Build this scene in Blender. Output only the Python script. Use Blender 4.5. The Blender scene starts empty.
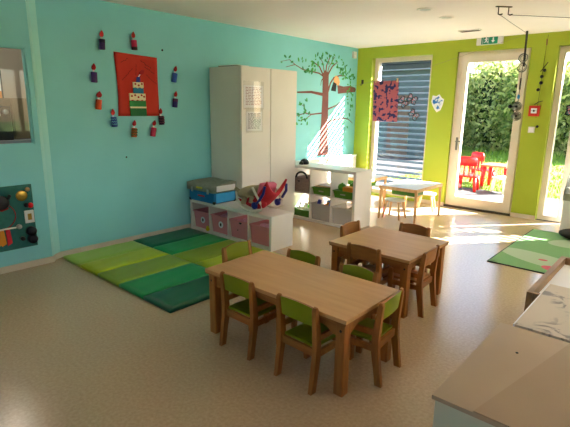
import bpy, bmesh, math, random
from mathutils import Vector, Matrix
random.seed(7)
S = bpy.context.scene
COL = S.collection
PI = math.pi

# ------------------------------------------------------------------ materials
def lin(h):
    h = h.lstrip('#')
    c = [int(h[i:i+2], 16)/255 for i in (0, 2, 4)]
    return tuple((x/12.92 if x <= .04045 else ((x+.055)/1.055)**2.4) for x in c) + (1,)

def base_mat(name, rough=.6, metal=0.0, spec=.5):
    m = bpy.data.materials.new(name); m.use_nodes = True
    nt = m.node_tree; b = nt.nodes['Principled BSDF']
    b.inputs['Roughness'].default_value = rough
    b.inputs['Metallic'].default_value = metal
    b.inputs['Specular IOR Level'].default_value = spec
    return m, nt, b

def mat(name, col, col2=None, scale=8, rough=.6, stretch=(1, 1, 1), bump=0.0, metal=0.0, spec=.4, detail=3, lo=.35, hi=.65, bscale=None):
    """noise mix of two colours, in object space"""
    m, nt, b = base_mat(name, rough, metal, spec)
    N = nt.nodes; L = nt.links
    tc = N.new('ShaderNodeTexCoord'); mp = N.new('ShaderNodeMapping')
    mp.inputs['Scale'].default_value = stretch
    L.new(tc.outputs['Object'], mp.inputs['Vector'])
    nz = N.new('ShaderNodeTexNoise'); nz.inputs['Scale'].default_value = scale; nz.inputs['Detail'].default_value = detail
    L.new(mp.outputs[0], nz.inputs['Vector'])
    rp = N.new('ShaderNodeValToRGB')
    rp.color_ramp.elements[0].position = lo; rp.color_ramp.elements[0].color = lin(col)
    rp.color_ramp.elements[1].position = hi; rp.color_ramp.elements[1].color = lin(col2 or col)
    L.new(nz.outputs['Fac'], rp.inputs['Fac']); L.new(rp.outputs['Color'], b.inputs['Base Color'])
    if bump:
        n2 = nz
        if bscale:
            n2 = N.new('ShaderNodeTexNoise'); n2.inputs['Scale'].default_value = bscale; L.new(mp.outputs[0], n2.inputs['Vector'])
        bp = N.new('ShaderNodeBump'); bp.inputs['Strength'].default_value = bump; bp.inputs['Distance'].default_value = .01
        L.new(n2.outputs['Fac'], bp.inputs['Height']); L.new(bp.outputs[0], b.inputs['Normal'])
    return m

def emit(name, col, s):
    m, nt, b = base_mat(name)
    b.inputs['Base Color'].default_value = lin(col)
    b.inputs['Emission Color'].default_value = lin(col); b.inputs['Emission Strength'].default_value = s
    return m

def glass_mat(name, tint='#FFFFFF', gl=1.0):
    m = bpy.data.materials.new(name); m.use_nodes = True
    nt = m.node_tree; N = nt.nodes; L = nt.links; N.clear()
    out = N.new('ShaderNodeOutputMaterial'); mx = N.new('ShaderNodeMixShader')
    tr = N.new('ShaderNodeBsdfTransparent'); tr.inputs[0].default_value = lin(tint)
    g = N.new('ShaderNodeBsdfGlossy'); g.inputs['Roughness'].default_value = .01
    fr = N.new('ShaderNodeFresnel'); fr.inputs['IOR'].default_value = 1.45
    ge = N.new('ShaderNodeNewGeometry'); iv = N.new('ShaderNodeMath'); iv.operation = 'SUBTRACT'; iv.inputs[0].default_value = 1
    L.new(ge.outputs['Backfacing'], iv.inputs[1])
    ml = N.new('ShaderNodeMath'); ml.operation = 'MULTIPLY'; L.new(iv.outputs[0], ml.inputs[0]); L.new(fr.outputs[0], ml.inputs[1])
    L.new(ml.outputs[0], mx.inputs[0]); L.new(tr.outputs[0], mx.inputs[1]); L.new(g.outputs[0], mx.inputs[2])
    L.new(mx.outputs[0], out.inputs[0])
    return m

def translucent(name, col, alpha=.55, rough=.35):
    m, nt, b = base_mat(name, rough)
    b.inputs['Base Color'].default_value = lin(col)
    b.inputs['Alpha'].default_value = alpha
    return m

M = {}
M['teal'] = mat('teal wall paint', '#88D4D8', '#8CD8DC', 2.2, .55, bump=.05, bscale=240)
M['lime'] = mat('lime wall paint', '#A3B42E', '#A8B932', 2.0, .6, bump=.05, bscale=240)
M['ceil'] = mat('ceiling paint', '#F1E9E4', '#F3ECE7', 2, .8)
M['plain'] = mat('cream wall paint', '#D6CEC0', '#DAD3C6', 2, .8)
M['floor'] = mat('speckled linoleum', '#BDA484', '#CEB696', 55, .22, bump=.015, spec=.5, detail=6, lo=.3, hi=.7)
M['base'] = mat('baseboard', '#CFC3AE', '#D6CAB6', 6, .5)
M['wood'] = mat('oiled beech', '#985F2A', '#AB7136', 6, .42, stretch=(6, 6, .7), detail=4)
M['woodh'] = mat('oiled beech rail', '#985F2A', '#AB7136', 6, .42, stretch=(.7, 6, 6), detail=4)
M['woodlt'] = mat('pale birch', '#CFA06A', '#DEB582', 6, .45, stretch=(5, 5, .8))
M['top'] = mat('beech laminate', '#C8955C', '#D2A168', 3.2, .38, stretch=(.6, 6, 6), detail=5)
M['green'] = mat('green chair board', '#7C8B0C', '#849312', 5, .42)
M['white'] = mat('white melamine', '#E3DFD8', '#E7E3DC', 3, .42)
M['whitecool'] = mat('white board', '#E4E6E6', '#E9EAEA', 3, .4)
M['frame'] = mat('window frame lacquer', '#D9CDB9', '#DCD1BE', 3, .4)
M['limeframe'] = mat('lime reveal paint', '#B9CC26', '#BED02C', 2, .5)
M['pink'] = translucent('pink plastic', '#EE979E', .86)
M['pinklt'] = mat('light pink plastic', '#F0A5C4', '#F2ACC9', 4, .4)
M['clear'] = translucent('frosted plastic', '#E0DBD6', .5)
M['felt'] = mat('grey felt', '#84746C', '#94857C', 40, .9)
M['grntray'] = mat('green plastic', '#3F7A12', '#478417', 4, .35)
M['ball'] = mat('green toy plastic', '#4F9A1E', '#59A526', 4, .4)
M['orange'] = mat('orange plastic', '#D98A1F', '#E09428', 4, .4)
M['black'] = mat('black plastic', '#151518', '#1C1C20', 8, .45)
M['charcoal'] = mat('dark cloth', '#30332F', '#3A3D38', 20, .85)
M['darkmetal'] = mat('dark metal', '#3B352F', '#453E37', 8, .4, metal=.6)
M['steel'] = mat('brushed steel', '#B9BBB8', '#C6C8C5', 20, .3, metal=.9)
M['darksteel'] = mat('dark steel', '#6E6E66', '#7C7C74', 20, .35, metal=.7)
M['brass'] = mat('brass', '#B08A3A', '#C19A48', 10, .3, metal=.8)
M['red'] = mat('red card', '#C6301F', '#CE3826', 3, .75)
M['redpl'] = mat('red plastic', '#E0141C', '#E61C24', 4, .4)
M['flame'] = mat('dark red card', '#A8151B', '#B41C20', 6, .7)
M['paper'] = mat('paper', '#F0F0F4', '#F5F5F9', 5, .8)
M['ink'] = mat('grey print', '#6E6A78', '#7E7A88', 30, .8)
M['ink2'] = mat('brown marker', '#5A1A14', '#64201A', 30, .8)
M['cream'] = mat('cream card', '#E8DCB4', '#EDE2BE', 5, .75)
M['cakegreen'] = mat('green card', '#2F8A4A', '#37924F', 4, .75)
M['cakedark'] = mat('dark green card', '#1F6B3A', '#267340', 4, .75)
M['cakeblue'] = mat('blue card', '#1F7C9E', '#2585A8', 4, .75)
M['trunkp'] = mat('brown wall paint', '#7E4A42', '#875248', 6, .7)
M['leafp'] = mat('green wall paint', '#3C9C48', '#55B055', 9, .7)
M['leafp2'] = mat('dark green wall paint', '#2C8450', '#38905A', 9, .7)
M['glass'] = glass_mat('window glass')
M['plastic_w'] = mat('white plastic', '#E6E4DF', '#EAE8E3', 4, .4)
M['cardgrey'] = mat('grey fabric', '#8C8F80', '#989B8C', 30, .85, bump=.2, bscale=60)
M['blue'] = mat('blue fabric', '#0E6FAE', '#157AB9', 12, .6)
M['bluelt'] = mat('light blue fabric', '#2FA8EE', '#3AB0F2', 9, .5)
M['navy'] = mat('navy plastic', '#1D2A8C', '#243196', 6, .4)
M['seatcloth'] = mat('beige padded cloth', '#B5A888', '#C2B596', 18, .9, bump=.3, bscale=40)
M['redcloth'] = mat('red cloth', '#B81E2C', '#C62A36', 16, .8)
M['rosecloth'] = mat('rose cloth', '#E0708C', '#E67E98', 12, .8)
M['wire'] = mat('pale tube', '#ECE8DA', '#F0ECE0', 6, .4)
M['yellow'] = mat('yellow plastic', '#D8C41E', '#DECB2A', 6, .4)
M['slat'] = mat('blind slat', '#1E2C33', '#25333A', 5, .8, spec=.1)
M['deck'] = mat('grey deck boards', '#413E40', '#4C494A', 9, .8, stretch=(1, 12, 1))
M['lawn'] = mat('lawn', '#5A7A18', '#76922A', 14, .95, detail=8)
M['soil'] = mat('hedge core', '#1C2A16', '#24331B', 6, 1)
M['kraft'] = mat('brown board', '#B0987A', '#B8A083', 2.5, .45, stretch=(1, .6, 1), bump=.03, bscale=9)
M['kraft2'] = mat('brown board over', '#A68C6C', '#AE9576', 2.2, .42, stretch=(1, .6, 1), bump=.03, bscale=7)
M['sage'] = mat('pale sage lacquer', '#D2D0B4', '#D6D4B9', 4, .45)
M['trayw'] = mat('brown beech', '#8E6A44', '#A07B53', 6, .45, stretch=(6, .8, 6))
M['board'] = mat('felt board', '#2B6A5E', '#31726A', 20, .8)
M['limewash'] = mat('pale lime edge', '#8FA87A', '#97AF83', 4, .5)

def sketch_mat():
    m, nt, b = base_mat('drawn sheet', .5)
    N = nt.nodes; L = nt.links
    tc = N.new('ShaderNodeTexCoord')
    n1 = N.new('ShaderNodeTexNoise'); n1.inputs['Scale'].default_value = 9; n1.inputs['Detail'].default_value = 6; n1.inputs['Distortion'].default_value = 1.6
    n2 = N.new('ShaderNodeTexNoise'); n2.inputs['Scale'].default_value = 4.2; n2.inputs['Detail'].default_value = 1
    L.new(tc.outputs['Object'], n1.inputs['Vector']); L.new(tc.outputs['Object'], n2.inputs['Vector'])
    r1 = N.new('ShaderNodeValToRGB'); r1.color_ramp.elements[0].position = .50; r1.color_ramp.elements[1].position = .58
    r2 = N.new('ShaderNodeValToRGB'); r2.color_ramp.elements[0].position = .46; r2.color_ramp.elements[1].position = .54
    L.new(n1.outputs['Fac'], r1.inputs[0]); L.new(n2.outputs['Fac'], r2.inputs[0])
    mu = N.new('ShaderNodeMath'); mu.operation = 'MULTIPLY'
    L.new(r1.outputs[0], mu.inputs[0]); L.new(r2.outputs[0], mu.inputs[1])
    mx = N.new('ShaderNodeMix'); mx.data_type = 'RGBA'
    mx.inputs[6].default_value = lin('#CFC2AE'); mx.inputs[7].default_value = lin('#8A8279')
    L.new(mu.outputs[0], mx.inputs[0]); L.new(mx.outputs[2], b.inputs['Base Color'])
    return m
M['sketch'] = sketch_mat()

def rug_mat():
    """printed play carpet: green with pale rounded fields and rose spots (rug object space, metres)"""
    m, nt, b = base_mat('printed rug', .95, spec=.1)
    N = nt.nodes; L = nt.links
    tc = N.new('ShaderNodeTexCoord'); sp = N.new('ShaderNodeSeparateXYZ'); L.new(tc.outputs['Object'], sp.inputs[0])
    nz = N.new('ShaderNodeTexNoise'); nz.inputs['Scale'].default_value = 90; L.new(tc.outputs['Object'], nz.inputs['Vector'])
    rp = N.new('ShaderNodeValToRGB'); rp.color_ramp.elements[0].color = lin('#7BAA70'); rp.color_ramp.elements[1].color = lin('#8FBA84')
    L.new(nz.outputs['Fac'], rp.inputs[0]); cur = rp.outputs[0]
    def math_(op, a, bb=None):
        n = N.new('ShaderNodeMath'); n.operation = op
        for i, v in enumerate((a, bb)):
            if v is None: continue
            if isinstance(v, (int, float)): n.inputs[i].default_value = v
            else: L.new(v, n.inputs[i])
        return n.outputs[0]
    def ell(cx, cy, rx, ry, ang, col):
        nonlocal cur
        dx = math_('SUBTRACT', sp.outputs[0], cx); dy = math_('SUBTRACT', sp.outputs[1], cy)
        c, s = math.cos(ang), math.sin(ang)
        u = math_('ADD', math_('MULTIPLY', dx, c/rx), math_('MULTIPLY', dy, s/rx))
        v = math_('ADD', math_('MULTIPLY', dx, -s/ry), math_('MULTIPLY', dy, c/ry))
        d = math_('ADD', math_('MULTIPLY', u, u), math_('MULTIPLY', v, v))
        k = math_('LESS_THAN', d, 1.0)
        mx = N.new('ShaderNodeMix'); mx.data_type = 'RGBA'
        L.new(k, mx.inputs[0]); L.new(cur, mx.inputs[6]); mx.inputs[7].default_value = lin(col); cur = mx.outputs[2]
    ell(.42, .42, .50, .20, -.35, '#B6CAAA'); ell(.62, 1.35, .36, .20, .5, '#B6CAAA'); ell(1.3, .9, .4, .3, .2, '#A4C096')
    ell(.62, .16, .17, .09, -.3, '#D06874'); ell(.42, .42, .045, .03, 0, '#D06874'); ell(.70, 1.02, .07, .09, .3, '#D06874'); ell(.80, .62, .1, .03, .1, '#86A970')
    L.new(cur, b.inputs['Base Color'])
    return m
M['rug'] = rug_mat()

def print_mat(name, bg, fg, scale, lo, hi):
    m = mat(name, fg, bg, scale, .8, detail=2, lo=lo, hi=hi); return m
M['artprint'] = print_mat('hand print painting', '#B4606A', '#26245C', 14, .45, .48)
M['leafprint'] = print_mat('painted paper', '#E4ECF2', '#1F74C4', 16, .47, .52)
M['flyprint'] = print_mat('coloured scraps', '#C98A98', '#2F7F92', 45, .48, .52)

# ------------------------------------------------------------------ geometry helpers
def box(bm, x0, x1, y0, y1, z0, z1, bev=0.0, mt=None, mi=0):
    vs = [bm.verts.new((x, y, z)) for x in (x0, x1) for y in (y0, y1) for z in (z0, z1)]
    fs = [bm.faces.new([vs[i] for i in f]) for f in ((0, 1, 3, 2), (4, 6, 7, 5), (0, 4, 5, 1), (2, 3, 7, 6), (0, 2, 6, 4), (1, 5, 7, 3))]
    for f in fs: f.material_index = mi
    if bev:
        es = list({e for f in fs for e in f.edges})
        r = bmesh.ops.bevel(bm, geom=es, offset=bev, segments=2, affect='EDGES', profile=.7)
        vs = list({v for f in r['faces'] for v in f.verts} | {v for v in vs if v.is_valid})
    if mt is not None:
        bmesh.ops.transform(bm, matrix=mt, verts=[v for v in vs if v.is_valid])
    return vs

def prism(bm, pts, axis, a, b, mi=0):
    """polygon pts (2-D in the two remaining axes, in x,y,z order) extruded along axis from a to b"""
    def P(p, t):
        if axis == 'x': return (t, p[0], p[1])
        if axis == 'y': return (p[0], t, p[1])
        return (p[0], p[1], t)
    A = [bm.verts.new(P(p, a)) for p in pts]; B = [bm.verts.new(P(p, b)) for p in pts]
    n = len(pts); fs = [bm.faces.new(A), bm.faces.new(B[::-1])]
    for i in range(n):
        fs.append(bm.faces.new((A[i], B[i], B[(i+1) % n], A[(i+1) % n])))
    for f in fs: f.material_index = mi
    return A+B

def tube(bm, pts, r, n=8, cap=True, r2=None):
    pts = [Vector(p) for p in pts]; rings = []
    for i, p in enumerate(pts):
        d = (pts[min(i+1, len(pts)-1)]-pts[max(i-1, 0)]).normalized()
        u = d.cross(Vector((0, 0, 1)))
        if u.length < .05: u = d.cross(Vector((0, 1, 0)))
        u.normalize(); v = d.cross(u)
        rr = r if r2 is None else r+(r2-r)*i/max(1, len(pts)-1)
        rings.append([bm.verts.new(p+(u*math.cos(2*PI*k/n)+v*math.sin(2*PI*k/n))*rr) for k in range(n)])
    for a, b in zip(rings, rings[1:]):
        for k in range(n): bm.faces.new((a[k], a[(k+1) % n], b[(k+1) % n], b[k]))
    if cap: bm.faces.new(rings[0][::-1]); bm.faces.new(rings[-1])

def lathe(bm, prof, n=20, mt=None):
    """prof: (radius, z) list about +z"""
    rings = []; allv = []
    for r, z in prof:
        ring = [bm.verts.new((max(r, 1e-4)*math.cos(2*PI*k/n), max(r, 1e-4)*math.sin(2*PI*k/n), z)) for k in range(n)]
        rings.append(ring); allv += ring
    for a, b in zip(rings, rings[1:]):
        for k in range(n): bm.faces.new((a[k], a[(k+1) % n], b[(k+1) % n], b[k]))
    bm.faces.new(rings[0][::-1]); bm.faces.new(rings[-1])
    if mt is not None: bmesh.ops.transform(bm, matrix=mt, verts=allv)

def ball(bm, c, r, sc=(1, 1, 1), u=14, v=10, rot=None):
    mt = Matrix.Translation(c)
    if rot is not None: mt = mt @ rot
    mt = mt @ Matrix.Diagonal((*[r*s for s in sc], 1))
    bmesh.ops.create_uvsphere(bm, u_segments=u, v_segments=v, radius=1, matrix=mt)

def obj(name, bm, m, parent=None, smooth=False, loc=None):
    bmesh.ops.recalc_face_normals(bm, faces=bm.faces)
    me = bpy.data.meshes.new(name); bm.to_mesh(me); bm.free()
    for x in (m if isinstance(m, (list, tuple)) else [m]): me.materials.append(x)
    if smooth:
        for p in me.polygons: p.use_smooth = True
    o = bpy.data.objects.new(name, me); COL.objects.link(o)
    if parent: o.parent = parent
    if loc: o.location = loc
    return o

def B(name, m, dims, parent=None, bev=0.0, loc=None):
    bm = bmesh.new(); box(bm, *dims, bev=bev); return obj(name, bm, m, parent, loc=loc)

def tag(o, label, cat, group=None, kind=None):
    o['label'] = label; o['category'] = cat
    if group: o['group'] = group
    if kind: o['kind'] = kind
    return o

def thing(name, label, cat, loc=(0, 0, 0), rz=0, group=None):
    o = bpy.data.objects.new(name, None); COL.objects.link(o)
    o.location = loc; o.rotation_euler = (0, 0, rz); o.empty_display_size = .1
    return tag(o, label, cat, group)

def dup(root, loc, rz=0, label=None, group=None):
    r = root.copy(); COL.objects.link(r); r.location = loc; r.rotation_euler = (0, 0, rz)
    if label: r['label'] = label
    if group: r['group'] = group
    for ch in list(root.children):
        c = ch.copy(); COL.objects.link(c); c.parent = r
        for g in list(ch.children):
            d = g.copy(); COL.objects.link(d); d.parent = c
    return r

def struct(name, bm, m, parent=None):
    o = obj(name, bm, m, parent)
    if parent is None: o['kind'] = 'structure'
    return o

# ------------------------------------------------------------------ camera
cam = bpy.data.cameras.new('camera'); co = bpy.data.objects.new('camera', cam); COL.objects.link(co); S.camera = co
F_PX, YAW, PITCH, ROLL = 459.06, .722962, .227883, .0138
cam.sensor_width = 36; cam.lens = F_PX*36/570; cam.clip_start = .05; cam.clip_end = 300
fw = Vector((-math.sin(YAW)*math.cos(PITCH), math.cos(YAW)*math.cos(PITCH), -math.sin(PITCH)))
r0 = Vector((math.cos(YAW), math.sin(YAW), 0)); u0 = r0.cross(fw)
rt = r0*math.cos(ROLL)+u0*math.sin(ROLL); up = -r0*math.sin(ROLL)+u0*math.cos(ROLL)
mw = Matrix((rt, up, -fw)).transposed().to_4x4(); mw.translation = (4.7392, -7.2741, 1.55)
co.matrix_world = mw

# ------------------------------------------------------------------ room shell
H = 2.577; XR = 6.2; YF = -8.6
def slab(name, m, *boxes):
    bm = bmesh.new()
    for b in boxes: box(bm, *b)
    return struct(name, bm, m)
slab('floor', M['floor'], (-.02, XR, YF, .03, -.12, 0))
slab('ceiling', M['ceil'], (-.3, XR+.3, YF-.3, .32, H, H+.2))
# left wall: far stretch, splayed step and near stretch with an inside window
bm = bmesh.new()
prism(bm, [(-.2, .3), (0, .3), (0, -5.415), (.035, -5.49), (.09, -5.525), (.09, -5.56), (-.0, -5.56), (-.0, -5.46), (-.2, -5.46)], 'z', 0, H)
struct('wall_left', bm, M['teal'])
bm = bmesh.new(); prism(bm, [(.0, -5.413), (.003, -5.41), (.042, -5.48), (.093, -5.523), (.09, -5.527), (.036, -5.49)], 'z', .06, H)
struct('lit_corner_strip', bm, mat('window-lit teal corner strip', '#A6E4E2', '#AAE6E4', 2, .35))  # paler teal puts the window light on this splayed corner into the colour
WY0, WY1, WZ0, WZ1 = -6.75, -5.565, 1.165, 2.05
slab('wall_left_near', M['teal'], (.04, .09, WY1-.0, -5.56, 0, H), (.04, .09, YF, WY0, 0, H), (.04, .09, WY0, WY1, 0, WZ0), (.04, .09, WY0, WY1, WZ1, H))
# back wall with window, door and glazed door openings
BW = (0, .30)
X1, X2, X3, X4, X5, X6 = .30, 1.40, 1.80, 2.83, 3.165, 4.75
ZT = 2.40
slab('wall_back', M['lime'], (0, X1, *BW, 0, H), (X2, X3, *BW, 0, H), (X4, X5, *BW, 0, H), (X6, XR+.2, *BW, 0, H),
     (X1, X2, *BW, ZT, H), (X3, X4, *BW, ZT, H), (X5, X6, *BW, ZT, H), (X1, X2, *BW, -.05, .03))
RY0, RY1, RZ0, RZ1 = -4.7, -2.3, .9, 2.3  # opening for the added fill window
slab('wall_right', M['plain'], (XR, XR+.2, YF, RY0, 0, H), (XR, XR+.2, RY1, .3, 0, H), (XR, XR+.2, RY0, RY1, 0, RZ0), (XR, XR+.2, RY0, RY1, RZ1, H))
slab('sun_block_overhang', M['plain'], (XR+.2, XR+2.3, -9.5, 1.5, 2.42, 2.56))  # added out of view to keep direct sun off the right window
slab('wall_front', M['plain'], (-.2, 2.6, YF-.2, YF, 0, H), (4.0, XR+.2, YF-.2, YF, 0, H), (2.6, 4.0, YF-.2, YF, 0, .85), (2.6, 4.0, YF-.2, YF, 2.35, H))
# baseboards
bm = bmesh.new()
prism(bm, [(.0, 0), (.014, 0), (.014, -5.41), (.045, -5.478), (.104, -5.515), (.104, YF), (.09, YF), (.09, -5.525), (.035, -5.49), (0, -5.415)], 'z', 0, .06)
struct('baseboard_left', bm, M['base'])
slab('baseboard_back', M['base'], (0, X1, -.014, 0, 0, .06), (X2, X3, -.014, 0, 0, .06), (X4, X5, -.014, 0, 0, .06), (X6, XR, -.014, 0, 0, .06))

# inside window in the near stretch
w = bpy.data.objects.new('window_1', None); COL.objects.link(w); w['kind'] = 'structure'
bm = bmesh.new()
for b in ((WY0, WY1, WZ0, WZ0+.025), (WY0, WY1, WZ1-.025, WZ1), (WY0, WY0+.025, WZ0, WZ1), (WY1-.025, WY1, WZ0, WZ1)): box(bm, .045, .085, b[0], b[1], b[2], b[3])
for b in ((WY0-.03, WY1+.02, WZ0-.025, WZ0+.012), (WY0-.03, WY1+.02, WZ1-.012, WZ1+.025), (WY0-.03, WY0+.012, WZ0, WZ1), (WY1-.012, WY1+.02, WZ0, WZ1)): box(bm, .09, .1, b[0], b[1], b[2], b[3])
obj('window_frame', bm, M['teal'], w)
B('pane', M['glass'], (.06, .066, WY0+.025, WY1-.025, WZ0+.025, WZ1-.025), w)

def frame_ring(bm, x0, x1, z0, z1, y0, y1, wd, bot=None):
    bot = wd if bot is None else bot
    box(bm, x0, x0+wd, y0, y1, z0, z1); box(bm, x1-wd, x1, y0, y1, z0, z1)
    box(bm, x0+wd, x1-wd, y0, y1, z1-wd, z1)
    if bot: box(bm, x0+wd, x1-wd, y0, y1, z0, z0+bot)

# blind window
w = bpy.data.objects.new('window_2', None); COL.objects.link(w); w['kind'] = 'structure'
bm = bmesh.new(); frame_ring(bm, X1, X2, .03, ZT, .11, .19, .07); obj('window_frame', bm, M['frame'], w)
B('pane', M['glass'], (X1+.07, X2-.07, .145, .151, .1, ZT-.07), w)
# door
w = bpy.data.objects.new('door_1', None); COL.objects.link(w); w['kind'] = 'structure'
bm = bmesh.new(); frame_ring(bm, X3, X4, 0, ZT, .05, .14, .06, bot=.0); obj('door_frame', bm, M['frame'], w)
DL0, DL1 = X3+.055, X4-.03
bm = bmesh.new(); frame_ring(bm, DL0, DL1, .03, ZT-.05, .03, .10, .105, bot=.15)
obj('door_leaf', bm, M['frame'], w)
B('threshold', M['darkmetal'], (X3, X4, -.01, .14, 0, .03), w)
B('pane', M['glass'], (DL0+.105, DL1-.105, .062, .068, .18, ZT-.155), w)
bm = bmesh.new()
tube(bm, [(1.905, .03, 1.06), (1.905, -.03, 1.06), (1.92, -.04, 1.06), (2.03, -.04, 1.062)], .009, 8)
box(bm, 1.89, 1.92, .02, .03, .92, 1.12)
obj('door_handle', bm, M['darksteel'], w)
bm = bmesh.new(); tube(bm, [(1.86, .028, .30), (1.86, .028, .42)], .012, 8); tube(bm, [(1.86, .028, 2.0), (1.86, .028, 2.12)], .012, 8)
obj('seal_bead', bm, M['frame'], w)
# glazed terrace door at the right
w = bpy.data.objects.new('window_3', None); COL.objects.link(w); w['kind'] = 'structure'
bm = bmesh.new(); frame_ring(bm, X5, X6, 0, ZT, .10, .19, .075, bot=.06)
for xa, xb in ((3.42, 3.53), (3.65, 3.74), (4.10, 4.2)): box(bm, xa, xb, .10, .19, .06, ZT-.075)  # mullions past the view, spaced to shape the sun stripes on the floor
obj('window_frame', bm, M['frame'], w)
for xa, xb in ((X5+.075, 3.42), (3.53, 3.65), (3.74, 4.10), (4.2, X6-.075)): B('pane', M['glass'], (xa, xb, .145, .151, .06, ZT-.075), w)
# unseen windows added for daylight fill, behind and right of the camera
w = bpy.data.objects.new('fill_window_1', None); COL.objects.link(w); w['kind'] = 'structure'
bm = bmesh.new(); frame_ring(bm, 2.6, 4.0, .85, 2.35, YF-.14, YF-.06, .07)
obj('window_frame', bm, M['frame'], w)
B('pane', M['glass'], (2.67, 3.93, YF-.103, YF-.097, .92, 2.28), w)

w = bpy.data.objects.new('fill_window_2', None); COL.objects.link(w); w['kind'] = 'structure'  # second added fill window, in the unseen right wall
bm = bmesh.new()
for a_, b_, c_, d_ in ((RY0, RY0+.07, RZ0, RZ1), (RY1-.07, RY1, RZ0, RZ1), (RY0, RY1, RZ0, RZ0+.07), (RY0, RY1, RZ1-.07, RZ1), (-3.54, -3.46, RZ0, RZ1)): box(bm, XR+.06, XR+.14, a_, b_, c_, d_)
obj('window_frame', bm, M['frame'], w)
B('pane', M['glass'], (XR+.097, XR+.103, RY0+.07, RY1-.07, RZ0+.07, RZ1-.07), w)

# outside venetian blinds
def blind(name, label, x0, x1, z0, z1, yc, pitch=.098, wd=.11, rise=.29, m=None):
    t = thing(name, label, 'blind', ((x0+x1)/2, yc, z1))
    bm = bmesh.new(); z = z1-.1; hx = (x1-x0)/2
    while z > z0+.02:
        c, s = math.cos(rise)*wd/2, math.sin(rise)*wd/2
        prism(bm, [(-c, z-s-z1), (-c*.3, z-s*.3+.004-z1), (c*.3, z+s*.3+.004-z1), (c, z+s-z1), (c*.3, z+s*.3+.001-z1), (-c*.3, z-s*.3+.001-z1)], 'x', -hx, hx)
        z -= pitch
    obj('slats', bm, m or M['slat'], t)
    B('headrail', M['slat'], (-hx, hx, -.05, .05, -.07, 0), t)
    B('bottom_rail', M['slat'], (-hx, hx, -.035, .035, z0-z1, z0-z1+.018), t)
    for sx in (-1, 1): B('guide_rail', M['plastic_w'], (sx*hx-.012, sx*hx+.012, -.02, .02, z0-z1, 0), t)
    return t
blind('window_blind', 'grey slatted outside blind lowered over the narrow window behind the white play tables', X1+.03, X2-.03, .05, ZT, .245)
blind('window_blind', 'grey slatted outside blind added out of view to limit the sun, halfway down the wide terrace window', 3.46, 4.12, 1.3, ZT, .245, rise=.0, m=mat('pale slat', '#C2CAD2', '#CAD2DA', 4, .45))  # unseen blind limits the floor sun patch; pale slats brighten the floor sheen
blind('window_blind', 'grey slatted outside blind added out of view to block the sun, fully down over the end pane of the terrace window', 4.15, X6-.03, .05, ZT, .245, rise=1.15)  # unseen blind, closed to stop sun through the end pane
t = thing('sun_block_post', 'unseen square wooden post added on the deck to shade part of the terrace window', 'post', (4.13, 1.12, -.02))  # added out of view, its shadow cuts the sun on the floor
B('shaft', M['trayw'], (-.11, .11, -.11, .11, 0, 2.7), t, .01); B('base_plate', M['darkmetal'], (-.13, .13, -.13, .13, 0, .012), t)

# ------------------------------------------------------------------ room seen through the inside window
slab('wall_back_kitchen', mat('greige paint', '#A79B8B', '#AEA292', 2, .8), (-2.1, -2.0, -8.6, -4.2, 0, H), (-2.0, -.2, -4.3, -4.2, 0, H), (-2.0, -.2, -8.7, -8.6, 0, H))
slab('floor_kitchen', M['floor'], (-2.1, -.02, -8.7, -4.2, -.12, 0))
slab('ceiling_kitchen', M['ceil'], (-2.1, -.3, -8.7, -4.2, H, H+.1))
t = thing('tall_cupboard', 'brown grey cupboard seen through the small inside window', 'cupboard', (-1.74, -5.08, 0))
B('carcass', mat('brown cupboard', '#6E6048', '#77684F', 6, .5, stretch=(5, 5, .6)), (-.25, .22, -.13, .34, 1.122, 1.61), t, .004)
B('door', mat('brown cupboard door', '#7A6B50', '#837456', 6, .5, stretch=(5, 5, .6)), (.222, .24, -.12, .33, 1.13, 1.6), t, .003)
t = thing('kitchen_counter', 'grey counter below the cupboard beyond the inside window', 'counter', (-1.69, -5.6, 0))
B('worktop', mat('grey worktop', '#8C9098', '#969AA2', 7, .4), (-.3, .42, -1.2, 1.2, 1.08, 1.12), t)
B('base_cabinet', M['plain'], (-.29, .38, -1.2, 1.2, 0, 1.08), t)
t = thing('lit_window_panel', 'white and orange panel standing in for a sunlit window beyond the inside window', 'picture', (-1.99, -5.2, 1.6))  # white and orange colours paint a sunlit outside window
B('sheet', M['paper'], (-.005, .012, -.07, .05, .1, .34), t); B('lower_half', M['orange'], (-.005, .013, -.07, .05, 0, .1), t)
B('border', M['charcoal'], (-.008, .004, -.09, .07, -.02, .36), t)
t = thing('coffee_maker', 'black machine with round knobs on the counter beyond the inside window', 'machine', (-1.55, -5.38, 1.12))
B('body', M['black'], (-.15, .15, -.12, .12, 0, .4), t, .01)
bm = bmesh.new(); lathe(bm, [(.03, 0), (.03, .02), (.02, .025)], 14, Matrix.Translation((.15, -.03, .3)) @ Matrix.Rotation(PI/2, 4, 'Y')); obj('knob', bm, M['steel'], t, True)
bm = bmesh.new(); lathe(bm, [(.03, 0), (.03, .02), (.02, .025)], 14, Matrix.Translation((.15, .06, .33)) @ Matrix.Rotation(PI/2, 4, 'Y')); obj('knob', bm, M['steel'], t, True)
B('dark_notice', M['charcoal'], (-2.0, -1.99, -5.5, -5.35, 1.6, 1.9)); o = bpy.data.objects['dark_notice']; o.name = 'notice_sheet'
tag(o, 'dark grey sheet on the far wall beyond the inside window', 'notice')

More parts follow.
